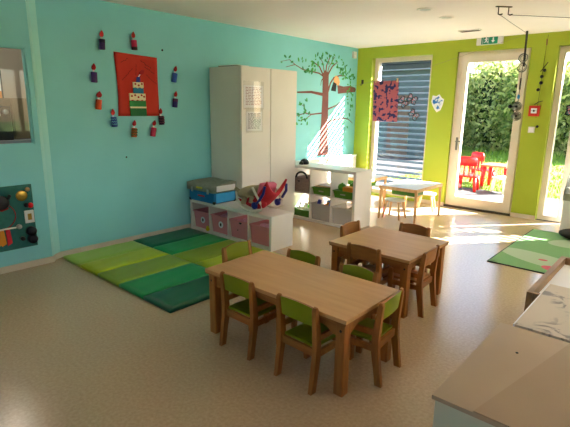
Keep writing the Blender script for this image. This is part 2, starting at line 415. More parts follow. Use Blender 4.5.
# ------------------------------------------------------------------ chairs
def make_chair(name, label, seat_m, back_m):
    t = thing(name, label, 'chair')
    for sx in (-1, 1):
        bm = bmesh.new()
        xa, xb = (.118, .148) if sx > 0 else (-.148, -.118)
        prism(bm, [(-.172, 0), (-.130, 0), (-.118, .10), (-.100, .20), (-.098, .28), (-.108, .38), (-.128, .50), (-.136, .512), (-.148, .508),
                   (-.156, .49), (-.146, .38), (-.140, .28), (-.144, .20), (-.156, .10)], 'x', xa, xb)
        bmesh.ops.bevel(bm, geom=[e for e in bm.edges if abs(e.verts[0].co.x-e.verts[1].co.x) < 1e-5], offset=.004, segments=1, affect='EDGES')
        obj('rear_leg', bm, M['wood'], t)
        bm = bmesh.new()
        prism(bm, [(.098, 0), (.134, 0), (.136, .30), (.134, .328), (.122, .342), (.106, .342), (.097, .33), (.096, .30)], 'x', xa, xb)
        bmesh.ops.bevel(bm, geom=[e for e in bm.edges if abs(e.verts[0].co.x-e.verts[1].co.x) < 1e-5], offset=.004, segments=1, affect='EDGES')
        obj('front_leg', bm, M['wood'], t)
        xm = (xa+xb)/2
        B('armrest', M['woodh'], (xm-.009, xm+.009, -.11, .10, .302, .336), t, .004)
        B('side_rail', M['woodh'], (xm-.009, xm+.009, -.11, .10, .205, .245), t, .002)
    B('seat', seat_m, (-.117, .117, -.108, .135, .252, .268), t, .004)
    B('cross_rail', M['woodh'], (-.118, .118, .105, .122, .205, .25), t); B('cross_rail', M['woodh'], (-.118, .118, -.125, -.108, .205, .25), t)
    # curved back panel with arched top
    bm = bmesh.new(); n = 12; rows = []
    for side in (0, 1):
        r_ = []
        for i in range(n+1):
            u = i/n*2-1; x = u*.119
            zt = .502+.013*(1-abs(u)**2.4); zb = .392+.004*(1-u*u)
            y = -.120-.012*(1-u*u)-side*.014
            lean = -.014
            r_.append((bm.verts.new((x, y, zb)), bm.verts.new((x, y+lean, zt))))
        rows.append(r_)
    a, b = rows
    for i in range(n):
        for f, mi in (((a[i][0], a[i+1][0], a[i+1][1], a[i][1]), 0), ((b[i][0], b[i][1], b[i+1][1], b[i+1][0]), 0), ((a[i][1], a[i+1][1], b[i+1][1], b[i][1]), 1), ((a[i][0], b[i][0], b[i+1][0], a[i+1][0]), 1)):
            bm.faces.new(f).material_index = mi
    for i in (0, n): bm.faces.new((a[i][0], a[i][1], b[i][1], b[i][0])).material_index = 1
    obj('backrest', bm, [back_m, M['woodh']], t)
    return t
G1 = 'small green chairs round the long table'
c0 = make_chair('child_chair', 'green backed armchair on the near side of the long table, beside the mats', M['green'], M['green'])
c0.location = (2.725, -5.30, 0); c0['group'] = G1
dup(c0, (3.235, -5.315, 0), -.03, 'green backed armchair on the near side of the long table, beside its front corner leg')
dup(c0, (2.71, -4.90, 0), PI+.02, 'green backed chair across the long table, closer to the pink bins')
dup(c0, (3.185, -4.90, 0), PI, 'green backed chair across the long table, right in front of the square table')
dup(c0, (2.335, -4.95, 0), -PI/2+.03, 'green backed chair at an end of the long table nearest the green floor mats')
dup(c0, (3.44, -5.035, 0), PI/2+.08, 'green seated chair at an end of the long table, standing side on to us')
G2 = 'plain wooden chairs round the square table'
d0 = make_chair('child_chair', 'all wood armchair with its back to us at the square table', M['wood'], M['woodh'])
d0.location = (2.945, -4.172, 0); d0['group'] = G2
dup(d0, (2.93, -3.555, 0), PI, 'all wood chair across the square table, its back towards the glass door')
dup(d0, (2.60, -3.77, 0), -PI/2, 'all wood chair at the square table, on the side of the cube shelf')
dup(d0, (3.22, -4.02, 0), PI/2+.06, 'all wood chair at the square table, on the side of the green rug')

# ------------------------------------------------------------------ tables
def make_table(name, label, x0, x1, y0, y1, h=.47):
    cx, cy = (x0+x1)/2, (y0+y1)/2; hx, hy = (x1-x0)/2, (y1-y0)/2
    t = thing(name, label, 'table', (cx, cy, 0))
    bm = bmesh.new(); box(bm, -hx, hx, -hy, hy, h-.024, h, .004); obj('tabletop', bm, M['top'], t)
    B('edge_band', M['woodh'], (-hx+.004, hx-.004, -hy+.004, hy-.004, h-.034, h-.0235), t)
    q = .03
    for sx in (-1, 1):
        for sy in (-1, 1):
            lx, ly = sx*(hx-.048), sy*(hy-.048)
            bm = bmesh.new(); box(bm, lx-q, lx+q, ly-q, ly+q, 0, h-.034, .008)
            lg = obj('leg', bm, M['wood'], t)
            bm = bmesh.new(); ball(bm, (lx+sx*.004, ly+sy*(q+.001), h-.08), .008, (1, .5, 1), 8, 6); obj('bolt', bm, M['darkmetal'], lg)
    def apron(L):
        p = [(-L, h-.034), (L, h-.034), (L, h-.125), (L-.03, h-.12), (L-.06, h-.10), (L-.10, h-.085), (-L+.10, h-.085), (-L+.06, h-.10), (-L+.03, h-.12), (-L, h-.125)]
        return p
    for sy in (-1, 1):
        bm = bmesh.new(); prism(bm, apron(hx-.078), 'y', sy*(hy-.045)-.01, sy*(hy-.045)+.01); obj('apron', bm, M['woodh'], t)
    for sx in (-1, 1):
        bm = bmesh.new(); prism(bm, apron(hy-.078), 'x', sx*(hx-.045)-.01, sx*(hx-.045)+.01); obj('apron', bm, M['woodh'], t)
    return t
make_table('child_table', 'long low beech table with bare pale top, six green chairs round it', 2.372, 3.53, -5.41, -4.83)
make_table('child_table', 'square low beech table with all wood chairs, behind the long table', 2.592, 3.318, -4.285, -3.575)

bm = bmesh.new(); ball(bm, (0, 0, .03), .03); ball(bm, (.035, .01, .026), .022); o = obj('soft_toy', bm, M['redpl'], None, True, (2.53, -3.86, .269))
tag(o, 'small red toy on the seat of the chair at the end of the square table', 'toy')
# ------------------------------------------------------------------ floor mats
def fold_mat(label, x0, y0, cols, wids, dy, h=.042):
    t = thing('folding_mat', label, 'mat', (x0, y0, 0), 0, 'green folding floor mats')
    x = 0
    for (c, lb), wd in zip(cols, wids):
        bm = bmesh.new(); n = 10; m_ = 14
        rnd = random.Random(hash(c) % 1000 + int(x*100)); ph = rnd.random()*6
        grid = []
        for i in range(n+1):
            row = []
            for j in range(m_+1):
                u, v = i/n, j/m_
                e = min(u, 1-u)*wd; ev = min(v, 1-v)*dy
                edge = min(1, e/.018)*min(1, ev/.018)
                z = h*(.72+.28*edge) + .0035*math.sin(9*u+14*v+ph)*edge*math.sin(5*v-7*u+ph*2)
                row.append(bm.verts.new((x+.001+u*(wd-.002), v*dy, z)))
            grid.append(row)
        for i in range(n):
            for j in range(m_): bm.faces.new((grid[i][j], grid[i+1][j], grid[i+1][j+1], grid[i][j+1]))
        rim = [grid[i][0] for i in range(n+1)]+[grid[n][j] for j in range(1, m_+1)]+[grid[i][m_] for i in range(n-1, -1, -1)]+[grid[0][j] for j in range(m_-1, 0, -1)]
        low = [bm.verts.new((v.co.x, v.co.y, .001)) for v in rim]
        k = len(rim)
        for i in range(k): bm.faces.new((rim[i], low[i], low[(i+1) % k], rim[(i+1) % k]))
        bm.faces.new(low)
        p = obj('mat_panel', bm, matm(c), t, True); p['label'] = lb
        x += wd
    return t
_mm = {}
def matm(c):
    if c not in _mm: _mm[c] = mat('vinyl '+c, c, c, 4, .42, bump=.25, bscale=7, spec=.5)
    return _mm[c]
cP, cL, cO, cG, cD = '#A9CC58', '#B4C81C', '#86A628', '#0C9450', '#076446'
fold_mat('green folding floor mat lying nearest to us, from pale to dark green', .075, -5.415, [(cP, 'pale green panel'), (cL, 'lime panel'), (cO, 'olive green panel'), (cG, 'bright green panel'), (cD, 'dark green panel')], [.365, .36, .38, .39, .375], .785)
fold_mat('green folding floor mat along the pink bin shelf, from dark to pale green', .06, -4.612, [(cD, 'dark green panel'), (cG, 'bright green panel'), (cO, 'olive green panel'), (cL, 'lime panel'), (cP, 'pale green panel')], [.40, .37, .38, .37, .365], .785)

# ------------------------------------------------------------------ shelves
def cube_shelf(name, label, x0, x1, y0, y1, z1, cols, rows, ed):
    t = thing(name, label, 'shelf unit', (x0, y0, 0))
    W, D = x1-x0, y1-y0; T = .036; tt = .014
    B('side_panel', ed, (0, T, 0, D, 0, z1), t, .002); B('side_panel', ed, (W-T, W, 0, D, 0, z1), t, .002)
    B('top_panel', ed, (T, W-T, 0, D, z1-T, z1), t, .002); B('bottom_panel', ed, (T, W-T, 0, D, 0, T), t, .002)
    cw = (W-2*T-(cols-1)*tt)/cols; ch = (z1-2*T-(rows-1)*tt)/rows
    for i in range(1, cols):
        x = T+i*cw+(i-1)*tt
        B('divider', ed, (x, x+tt, .004, D, T, z1-T), t)
    for j in range(1, rows):
        z = T+j*ch+(j-1)*tt
        for i in range(cols):
            xx = T+i*(cw+tt); B('shelf_board', ed, (xx, xx+cw, .004, D, z, z+tt), t)
    return t, T, tt, cw, ch
LX0, LX1, LY0, LY1, LZ = .02, 1.45, -3.765, -3.41, .392
_, T_, tt_, cw, ch = cube_shelf('low_shelf_unit', 'low white four cubby shelf holding pink bins, end against the teal wall', LX0, LX1, LY0, LY1, LZ, 4, 1, M['white'])
def open_bin(parent, name, w, d, h, m, taper=.9, t=.006, rim=True):
    """open tapered tub centred on x, front at y=0, floor at z=0"""
    bm = bmesh.new()
    def ring(k, ins, z): return [bm.verts.new((sx*(w/2*k-ins), d/2+sy*(d/2*k-ins), z)) for sx, sy in ((-1, -1), (1, -1), (1, 1), (-1, 1))]
    R_ = [ring(taper, 0, 0), ring(1, 0, h)]
    if rim: R_ += [ring(1, -.008, h), ring(1, -.008, h+.012), ring(1, t, h+.012)]
    else: R_ += [ring(1, t, h)]
    R_ += [ring(taper, t, t)]
    for a, b in zip(R_, R_[1:]):
        for k in range(4): bm.faces.new((a[k], a[(k+1) % 4], b[(k+1) % 4], b[k]))
    bm.faces.new(R_[0][::-1]); bm.faces.new(R_[-1])
    return obj(name, bm, m, parent)
binlab = ['pink toy bin with a round picture label, in the cubby against the teal wall', 'pink toy bin with a round picture label and pink cloth inside, second from the wall',
          'pink toy bin with a dark peg on its rim, third from the wall', 'pink toy bin in the cubby by the white end panel']
for i in range(4):
    xc = LX0+T_+i*(cw+tt_)+cw/2
    t = thing('toy_bin', binlab[i], 'bin', (xc, LY0+.02, T_+.001), 0, 'pink bins in the low shelf')
    open_bin(t, 'tub', .302, .31, .205, M['pink'])
    if i < 2:
        bm = bmesh.new(); lathe(bm, [(.042, 0), (.042, .002)], 20, Matrix.Translation((.02, .006, .11)) @ Matrix.Rotation(PI/2, 4, 'X')); s_ = obj('round_label', bm, M['paper'], t)
        bm = bmesh.new(); ball(bm, (.02, .003, .11), .02, (.8, .1, 1.1), 10, 6); obj('picture', bm, M['charcoal'], s_)
    if i >= 1:
        bm = bmesh.new()
        for k in range(7): ball(bm, (random.uniform(-.08, .08), random.uniform(.07, .22), .17+random.uniform(0, .02)), .05, (1.1, 1, .6), 10, 8)
        tag(obj('cloth_bundle', bm, M['pinklt'], None, True, (xc, LY0+.02, T_)), ['', 'pale pink cloth heaped in the bin second from the wall', 'pink cloth heaped in the third pink bin', 'pink cloth heaped in the bin by the end panel'][i], 'cloth', 'cloth in the pink bins')
    if i == 2:
        bm = bmesh.new(); ball(bm, (.03, -.002, .19), .018, (1.2, .6, .6), 10, 6); obj('peg', bm, M['black'], t)
        bm = bmesh.new(); ball(bm, (-.02, .004, .1), .007, (1, .5, 1), 8, 6); obj('stud', bm, M['black'], t)
bm = bmesh.new(); ball(bm, (0, 0, .025), .025, (1, 1, 1)); ball(bm, (.012, -.012, .055), .016)
tag(obj('toy_duck', bm, M['yellow'], None, True, (.40, LY0-.03, .043)), 'tiny yellow toy on the dark mat in front of the pink bins', 'toy')

# trunk bag on low shelf
t = thing('storage_bag', 'blue storage bag with a sagging grey lid on the low shelf', 'storage bag', (.035, -3.785, LZ+.001)); t.scale = (1.13, 1.1, 1.15)
bm = bmesh.new(); box(bm, 0, .43, 0, .325, 0, .115, .02); obj('blue_body', bm, [M['blue']], t, True)
bm = bmesh.new(); box(bm, .428, .437, .03, .30, .012, .107, .003); p = obj('side_panel', bm, M['bluelt'], t); p['label'] = 'bright light blue end panel'
bm = bmesh.new()
n = 12; g = []
for i in range(n+1):
    r_ = []
    for j in range(n+1):
        u, v = i/n, j/n
        z = .195+.02*v-.02*math.sin(PI*u)*math.sin(PI*v)+.004*math.sin(11*u+5*v)
        r_.append(bm.verts.new((-.02+u*.46, -.012+v*.335, z)))
    g.append(r_)
for i in range(n):
    for j in range(n): bm.faces.new((g[i][j], g[i+1][j], g[i+1][j+1], g[i][j+1]))
rim = [g[i][0] for i in range(n+1)]+[g[n][j] for j in range(1, n+1)]+[g[i][n] for i in range(n-1, -1, -1)]+[g[0][j] for j in range(n-1, 0, -1)]
low = [bm.verts.new((v.co.x*.985, v.co.y*.985, .117)) for v in rim]
for i in range(len(rim)): bm.faces.new((rim[i], low[i], low[(i+1) % len(rim)], rim[(i+1) % len(rim)]))
bm.faces.new(low)
obj('grey_lid', bm, M['cardgrey'], t, True)
bm = bmesh.new(); box(bm, .436, .444, .03, .30, .13, .19, .003); p = obj('end_flap', bm, M['paper'], t); p['label'] = 'white end flap of the lid'
for x in (.06, .33):
    B('latch', M['steel'], (x, x+.025, -.02, -.008, .10, .15), t, .003)
B('yellow_label', M['yellow'], (.15, .25, -.0165, -.011, .145, .165), t)
B('red_emblem', M['redpl'], (.16, .27, -.004, .001, .06, .075), t)
for x in (0, .405):
    for y in (0, .295):
        bm = bmesh.new(); ball(bm, (x+.012, y+.012, .012), .019, (1, 1, 1), 10, 8); obj('corner_guard', bm, M['black'], t, True)

# doll carrier on the low shelf
t = thing('doll_carrier', 'red and beige doll carrier seat with pale tube frame lying on the low shelf', 'doll seat', (1.13, -3.60, LZ+.001), -.12); t.scale = (1.16, 1.1, 1.12)
bm = bmesh.new()
ns, nu = 14, 10; g = []
for i in range(ns+1):
    s_ = i/ns; ang = -.15+s_*PI*.80
    r_ = []
    for j in range(nu+1):
        u = j/nu*2-1
        x = -.23+.46*s_; z = .03+.25*max(0, s_-.45)**1.4*1.7+.16*max(0, .3-s_)+(.03+.10*s_)*u*u
        r_.append(bm.verts.new((x, u*.12, z)))
    g.append(r_)
for i in range(ns):
    for j in range(nu): bm.faces.new((g[i][j], g[i+1][j], g[i+1][j+1], g[i][j+1]))
sh = obj('seat_shell', bm, M['redcloth'], t, True)
md = sh.modifiers.new('s', 'SOLIDIFY'); md.thickness = .02; md.offset = 1
bm = bmesh.new(); ball(bm, (-.14, -.01, .17), .135, (1.1, 1.12, .5), 18, 12, Matrix.Rotation(-.3, 4, 'Y')); ball(bm, (-.01, -.02, .21), .10, (1.25, 1.25, .5), 16, 10, Matrix.Rotation(-.45, 4, 'Y')); tube(bm, [(-.21, -.10, .17), (-.27, -.12, .20)], .02, 8); tube(bm, [(-.12, -.12, .13), (-.10, -.15, .07)], .028, 8); tube(bm, [(-.01, -.11, .15), (.01, -.14, .10)], .025, 8); obj('beige_cover', bm, M['seatcloth'], t, True)
bm = bmesh.new(); box(bm, -.03, .035, -.095, .095, 0, .15, .025, Matrix.Translation((.085, -.02, .16)) @ Matrix.Rotation(.35, 4, 'Y')); obj('rose_cushion', bm, M['rosecloth'], t, True)
bm = bmesh.new(); ball(bm, (-.0, -.06, .09), .085, (1.7, .75, .75), 16, 10); obj('inner_pad', bm, M['redcloth'], t, True)
for sy in (-1, 1):
    bm = bmesh.new()
    tube(bm, [(-.25, sy*.125, .17), (-.22, sy*.135, .10), (-.13, sy*.14, .03), (-.02, sy*.14, .012), (.08, sy*.14, .02), (.18, sy*.14, .06), (.16, sy*.145, .12), (.07, sy*.145, .22), (.03, sy*.135, .25)], .012, 8)
    obj('frame_tube', bm, M['wire'], t, True)
    bm = bmesh.new()
    tube(bm, [(.08, sy*.15, .08), (.15, sy*.15, .14), (.21, sy*.15, .22), (.22, sy*.14, .29)], .014, 8)
    lathe(bm, [(.035, -.012), (.035, .012), (.02, .016)], 14, Matrix.Translation((.08, sy*.152, .08)) @ Matrix.Rotation(PI/2, 4, 'X'))
    obj('side_strap', bm, M['navy'], t, True)
bm = bmesh.new(); tube(bm, [(-.25, -.125, .17), (-.26, 0, .18), (-.25, .125, .17)], .009, 8); obj('front_bar', bm, M['wire'], t, True)

# ------------------------------------------------------------------ wardrobe
t = thing('wardrobe', 'tall white two door wardrobe standing against the teal wall', 'wardrobe', (.02, -3.403, 0))
B('carcass', M['white'], (0, .565, 0, 1.023, .0, 2.02), t, .003)
for k in (0, 1): B('door', M['white'], (.567, .585, .003+k*.513, .505+k*.513, .06, 2.015), t, .002)
t = thing('flat_folder', 'thin grey folder lying on top of the wardrobe', 'folder', (.12, -3.34, 2.021), .1)
B('cover', M['cardgrey'], (0, .32, 0, .24, 0, .018), t, .003)
B('page_block', M['paper'], (.01, .31, .01, .23, .018, .024), t)
def sheet(name, label, y0, y1, z0, z1, lines, rosy):
    t = thing(name, label, 'notice', (.606, y0, z0), 0, 'papers on the wardrobe door')
    B('page', M['paper'], (0, .002, 0, y1-y0, 0, z1-z0), t)
    bm = bmesh.new(); rn = random.Random(lines)
    for i in range(lines):
        z = (z1-z0)*(.9-.82*i/lines); y = .03
        while y < (y1-y0)-.05:
            L_ = rn.uniform(.02, .06); box(bm, .002, .0028, y, min(y+L_, y1-y0-.03), z-.004, z+.003); y += L_+.012
    obj('printed_text', bm, M['ink'] if not rosy else mat('rose print', '#B98F92', '#A88088', 20, .8), t)
    bm = bmesh.new(); box(bm, .003, .0036, -.012, y1-y0+.012, -.02, z1-z0+.05); obj('clear_sleeve', bm, glass_mat('sleeve', '#FAFAFA'), t)
sheet('notice_sheet', 'printed notice in a clear sleeve, upper of two on the wardrobe', -3.365, -3.035, 1.535, 1.80, 12, True)
sheet('notice_sheet', 'bluish printed notice hung below another sheet on the wardrobe door', -3.325, -3.05, 1.255, 1.49, 14, False)

# ------------------------------------------------------------------ taller shelf unit
KX0, KX1, KY0, KY1, KZ = .13, 1.60, -2.374, -1.98, .762
kt, T_, tt_, kw, kh = cube_shelf('cube_shelf_unit', 'white open cube shelf with toy boxes, standing free beyond the wardrobe', KX0, KX1, KY0, KY1, KZ, 4, 2, M['white'])
def cell(c, r): return KX0+T_+c*(kw+tt_)+kw/2, KY0+.02, T_+r*(kh+tt_)+(0 if r == 0 else 0)+.001
x, y, z = cell(1, 1)
t = thing('felt_bin', 'grey brown felt bin with an arched black handle, upper cubby beside the wardrobe', 'bin', (x, y, z))
open_bin(t, 'tub', .29, .33, .20, M['felt'], .97, .01, False)
bm = bmesh.new(); tube(bm, [(.10*math.cos(a), .012, .195+.085*math.sin(a)) for a in [PI*k/10 for k in range(11)]], .014, 8); obj('handle', bm, M['black'], t, True)
bm = bmesh.new(); lathe(bm, [(.022, 0), (.022, .003)], 14, Matrix.Translation((-.04, .004, .16)) @ Matrix.Rotation(PI/2, 4, 'X')); obj('badge', bm, M['charcoal'], t)
x, y, z = cell(2, 1)
t = thing('toy_tray', 'shallow green tray holding flat boards, upper middle cubby', 'tray', (x, y, z), 0, 'green trays in the cube shelf'); open_bin(t, 'tub', .295, .33, .088, M['grntray'])
B('label_slot', M['clear'], (-.04, .04, .002, .006, .045, .06), t)
o = B('wooden_board', M['woodlt'], (-.13, .10, .0, .24, 0, .014), None, .003, (x, y+.05, z+.102)); o.rotation_euler = (0, -.04, .1); tag(o, 'pale wooden board on the green tray of the upper middle cubby', 'board', None)
o = B('picture_book', M['paper'], (-.10, .12, 0, .22, 0, .012), None, .002, (x, y+.06, z+.122)); o.rotation_euler = (0, -.03, -.2); tag(o, 'white book on the wooden board in the upper middle cubby', 'book')
x, y, z = cell(3, 1)
t = thing('toy_tray', 'shallow green tray under green balls, upper cubby by the sunlit end panel', 'tray', (x, y, z), 0, 'green trays in the cube shelf'); open_bin(t, 'tub', .295, .33, .088, M['grntray'])
B('label_slot', M['clear'], (-.04, .04, .002, .006, .045, .06), t)
o = B('orange_block', M['orange'], (-.06, .10, -.06, .06, 0, .075), None, .01, (x+.03, y+.10, z+.075)); tag(o, 'orange box in the green tray beside the green balls', 'block')
for k, (dx, dy, r, lb) in enumerate(((-.075, .10, .055, 'green toy ball left of the orange box in the tray'), (.02, .235, .058, 'green toy ball behind the orange box in the tray'))):
    bm = bmesh.new(); ball(bm, (0, 0, r), r, (1.1, 1, 1), 18, 12); tube(bm, [(0, 0, 2*r-.003), (0, 0, 2*r+.008)], .012, 8)
    tag(obj('toy_ball', bm, M['ball'], None, True, (x+dx, y+dy, z+.075)), lb, 'ball', 'green balls in the tray')
o = B('wooden_block', M['woodlt'], (-.03, .03, -.03, .03, 0, .13), None, .004, (x+.12, y+.21, z+.0605)); tag(o, 'upright wooden block behind the orange box, against the end panel', 'block')
x, y, z = cell(1, 0)
t = thing('toy_tray', 'shallow green tray of white toys, lower cubby beside the low shelf', 'tray', (x, y, z), 0, 'green trays in the cube shelf'); open_bin(t, 'tub', .295, .33, .088, M['grntray'])
for k in range(4):
    bm = bmesh.new(); box(bm, -.03, .03, -.03, .03, -.02, .03, .01); tube(bm, [(0, 0, .02), (.02, 0, .10)], .014, 8)
    tag(obj('white_toy', bm, M['plastic_w'], None, False, (x-.09+k*.06, y+.09+.04*(k % 2), z+.085)), 'white plastic toy in the green tray of the lower cubby beside the low shelf', 'toy', 'white toys in the lower green tray')
def clear_box(c, label):
    x, y, z = cell(c, 0)
    t = thing('storage_box', label, 'box', (x, y, z), 0, 'frosted boxes in the cube shelf'); open_bin(t, 'tub', .315, .33, .215, M['clear'], .94, .005); return x, y, z
x, y, z = clear_box(2, 'frosted clear box topped with coloured bricks, lower middle cubby')
t0 = None
for k, (m_, nm, dx, dz, ry) in enumerate((('navy', 'dark blue', -.07, .225, .3), ('orange', 'orange', .05, .215, .8), ('blue', 'blue', .085, .225, -.5), ('ball', 'green', -.11, .20, .1), ('redpl', 'red', .02, .205, 1.2))):
    o = B('toy_brick', M[m_], (-.017, .017, -.02, .02, -.05, .05), None, .004, (x+dx, y+.06+.02*k, z+dz)); o.rotation_euler = (0, ry, .2*k); tag(o, nm+' toy brick poking out of the frosted box in the lower middle cubby', 'brick', 'bricks on the frosted box')
bm = bmesh.new(); box(bm, -.12, .12, .02, .27, .01, .165, .02); tag(obj('brick_heap', bm, M['felt'], None, True, (x, y+.02, z)), 'grey mass of toys inside the frosted box topped with bricks', 'toys', kind='stuff')
x, y, z = clear_box(3, 'frosted clear box of pale cloth, lower cubby by the sunlit end panel')
bm = bmesh.new()
for k in range(9): ball(bm, (random.uniform(-.07, .08), random.uniform(.09, .22), .10+random.uniform(-.02, .09)), .055, (1.2, 1, .8), 12, 8)
tag(obj('cloth_bundle', bm, M['seatcloth'], None, True, (x, y, z)), 'pale crumpled cloth in the frosted box by the end panel', 'cloth')
bm = bmesh.new(); ball(bm, (0, 0, 0), .06, (1.1, 1, 1.0), 18, 12)
for v in bm.verts: v.co.z = max(v.co.z, -.02)+.02
tube(bm, [(.0, -.05, .02), (0, -.085, .012)], .03, 8)
tag(obj('toy_beetle', bm, M['black'], None, True, (.62, -2.2, KZ)), 'small black domed toy on top of the cube shelf', 'toy')

# radiator under the tree
t = thing('radiator', 'long white ribbed radiator under the painted tree', 'radiator', (.036, -1.72, .1))
bm = bmesh.new(); box(bm, .03, .09, 0, 1.62, 0, .60, .006); obj('panel', bm, M['white'], t)
bm = bmesh.new()
for k in range(33): box(bm, .088, .096, .02+k*.049, .045+k*.049, .03, .57, .003)
obj('ribs', bm, M['white'], t)
B('top_grille', M['white'], (0, .097, -.004, 1.624, .60, .625), t, .004)
for y in (.25, 1.35):
    B('bracket', M['white'], (-.028, .03, y, y+.04, .1, .5), t)
bm = bmesh.new(); tube(bm, [(.05, .06, 0), (.05, .06, -.1)], .011, 8); tube(bm, [(.05, .11, 0), (.05, .11, -.1)], .011, 8); obj('supply_pipe', bm, M['white'], t)

# ------------------------------------------------------------------ white play tables and stools
def play_table(label, x0, x1, y0, y1, h=.48, with_bin=True):
    cx, cy, hx, hy = (x0+x1)/2, (y0+y1)/2, (x1-x0)/2, (y1-y0)/2
    t = thing('play_table', label, 'table', (cx, cy, 0), 0, 'pale play tables by the blind window')
    B('tabletop', M['whitecool'], (-hx+.018, hx-.018, -hy+.012, hy-.012, h-.014, h), t, .003)
    bm = bmesh.new(); box(bm, -hx, hx, -hy, -hy+.018, h-.045, h-.002); box(bm, -hx, hx, hy-.018, hy, h-.045, h-.002); box(bm, -hx, -hx+.018, -hy+.018, hy-.018, h-.045, h-.002); box(bm, hx-.018, hx, -hy+.018, hy-.018, h-.045, h-.002)
    obj('edge_frame', bm, M['woodlt'], t)
    for sx in (-1, 1):
        for sy in (-1, 1):
            bm = bmesh.new(); tube(bm, [(sx*(hx-.02), sy*(hy-.03), h-.01), (sx*(hx-.012), sy*(hy-.02), 0)], .021, 10, r2=.016); obj('leg', bm, M['woodlt'], t, True)
    return t
play_table('pale play table with a green bin under it, in the sun by the door', 1.45, 2.03, -1.52, -.68)
play_table('pale play table mostly hidden behind the cube shelf end panel', .42, 1.08, -1.20, -.62)
def hung_bin(label, x, y):
    t = thing('trough_bin', label, 'bin', (x, y-.15, .335), 0, 'green bins under the play tables'); open_bin(t, 'tub', .40, .28, .10, M['grntray'], .9); return t
hung_bin('green bin slung under the sunlit play table', 1.72, -1.15)
for sx in (-1, 1):
    pass
hung_bin('green bin slung under the play table behind the cube shelf', .78, -.9)
def stool(label):
    t = thing('play_stool', label, 'stool', (0, 0, 0), 0, 'small birch stools')
    bm = bmesh.new(); lathe(bm, [(.10, 0), (.13, .004), (.135, .014), (.13, .024), (.11, .027)], 24, Matrix.Translation((0, 0, .253)) @ Matrix.Diagonal((1.15, .92, 1, 1))); obj('seat', bm, M['whitecool'], t, True)
    for sx in (-1, 1):
        for sy in (-1, 1):
            bm = bmesh.new(); tube(bm, [(sx*.085, sy*.06, .256), (sx*.135, sy*.10, 0)], .017, 10, r2=.013); obj('leg', bm, M['woodlt'], t, True)
    return t
s0 = stool('birch stool pulled up to the near side of the sunlit play table'); s0.location = (1.62, -1.34, 0)
dup(s0, (1.72, -.52, 0), .2, 'birch stool on the far side of the sunlit play table, near the lime pillar')
dup(s0, (.78, -.42, 0), .5, 'birch stool by the blind window, seen past the cube shelf')
bm = bmesh.new(); lathe(bm, [(.018, 0), (.022, .02), (.02, .07), (.012, .085)], 12); tag(obj('toy_bottle', bm, M['rosecloth'], None, True, (1.33, -1.12, 0)), 'tiny pink toy standing on the floor by the play table leg', 'toy')

# ------------------------------------------------------------------ wall art
def disc(bm, c, r, ax='x', th=.004, n=16):
    rot = Matrix.Rotation(PI/2, 4, 'Y') if ax == 'x' else Matrix.Rotation(PI/2, 4, 'X')
    lathe(bm, [(r, 0), (r, th)], n, Matrix.Translation(c) @ rot)
t = thing('birthday_poster', 'red card poster with a paper layer cake on the teal wall', 'poster', (.001, -4.40, 1.43))
bm = bmesh.new(); n = 14; g = []
for i in range(n+1):
    r_ = []
    for j in range(n+1):
        u, v = i/n, j/n
        r_.append((bm.verts.new((.004+.006*abs(math.sin(2.2*u+1.7*v)), -.265+u*.515+.012*math.sin(4*v)*(1-u), v*.665-.02*u*v)), ))
    g.append(r_)
for i in range(n):
    for j in range(n): bm.faces.new((g[i][j][0], g[i+1][j][0], g[i+1][j+1][0], g[i][j+1][0]))
o = obj('card', bm, M['red'], t, True); md = o.modifiers.new('s', 'SOLIDIFY'); md.thickness = .002; md.offset = -1
def strip(name, m, y0, y1, z0, z1, x1, par, x0=.011): return B(name, m, (x0, x1, y0, y1, z0, z1), par, .001)
ck = strip('lower_tier', M['cakedark'], -.125, .075, .0, .085, .022, t)
strip('cream_band', M['cream'], -.125, .075, .085, .103, .023, ck)
strip('green_band', M['cakegreen'], -.127, .073, .103, .165, .022, ck)
bm = bmesh.new(); prism(bm, [(-.127, .245), (.071, .245), (.071, .175), (.05, .165), (.03, .178), (.0, .166), (-.03, .178), (-.06, .164), (-.09, .177), (-.127, .165)], 'x', .011, .024); obj('icing', bm, M['cream'], ck)
up_ = strip('upper_tier', M['cakeblue'], -.075, .052, .245, .305, .022, t)
bm = bmesh.new(); prism(bm, [(-.075, .365), (.052, .365), (.052, .31), (.03, .30), (.005, .312), (-.025, .30), (-.05, .311), (-.075, .302)], 'x', .011, .024); obj('icing', bm, M['cream'], up_)
for y, z in ((-.10, .215), (-.06, .225), (-.02, .205), (.02, .226), (.05, .212), (-.05, .345), (-.01, .332), (.03, .348)):
    bm = bmesh.new(); disc(bm, (.024, y, z), .0105); obj('cherry', bm, M['flame'], ck if z < .25 else up_)
bm = bmesh.new(); prism(bm, [(-.035, .365), (.012, .365), (.015, .425), (-.022, .42)], 'x', .011, .022); cd = obj('candle', bm, M['navy'], t)
bm = bmesh.new(); prism(bm, [(-.005, .422), (.006, .422), (.03, .455), (.02, .455)], 'x', .011, .018); obj('wick', bm, M['paper'], cd)
bm = bmesh.new(); prism(bm, [(.015, .45), (.035, .445), (.065, .465), (.075, .495), (.045, .50), (.018, .475)], 'x', .011, .02); obj('flame', bm, M['flame'], cd)
bm = bmesh.new(); rn = random.Random(3)
for (y0, z0, dy, dz, n_) in ((-.20, .56, .09, .05, 4), (-.20, .38, .14, .13, 6), (.04, .60, .13, -.08, 5), (.08, .53, .13, -.06, 5), (.10, .45, .13, -.10, 5), (-.03, .44, .01, .12, 3)):
    for k in range(n_):
        f = k/n_; a = Vector((.0125, y0+dy*f, z0+dz*f)); L_ = Vector((0, dy, dz))/n_*.8
        tube(bm, [a, a+L_*.5+Vector((0, rn.uniform(-.006, .006), rn.uniform(-.01, .01))), a+L_], .0022, 5)
obj('handwriting', bm, M['ink2'], t)

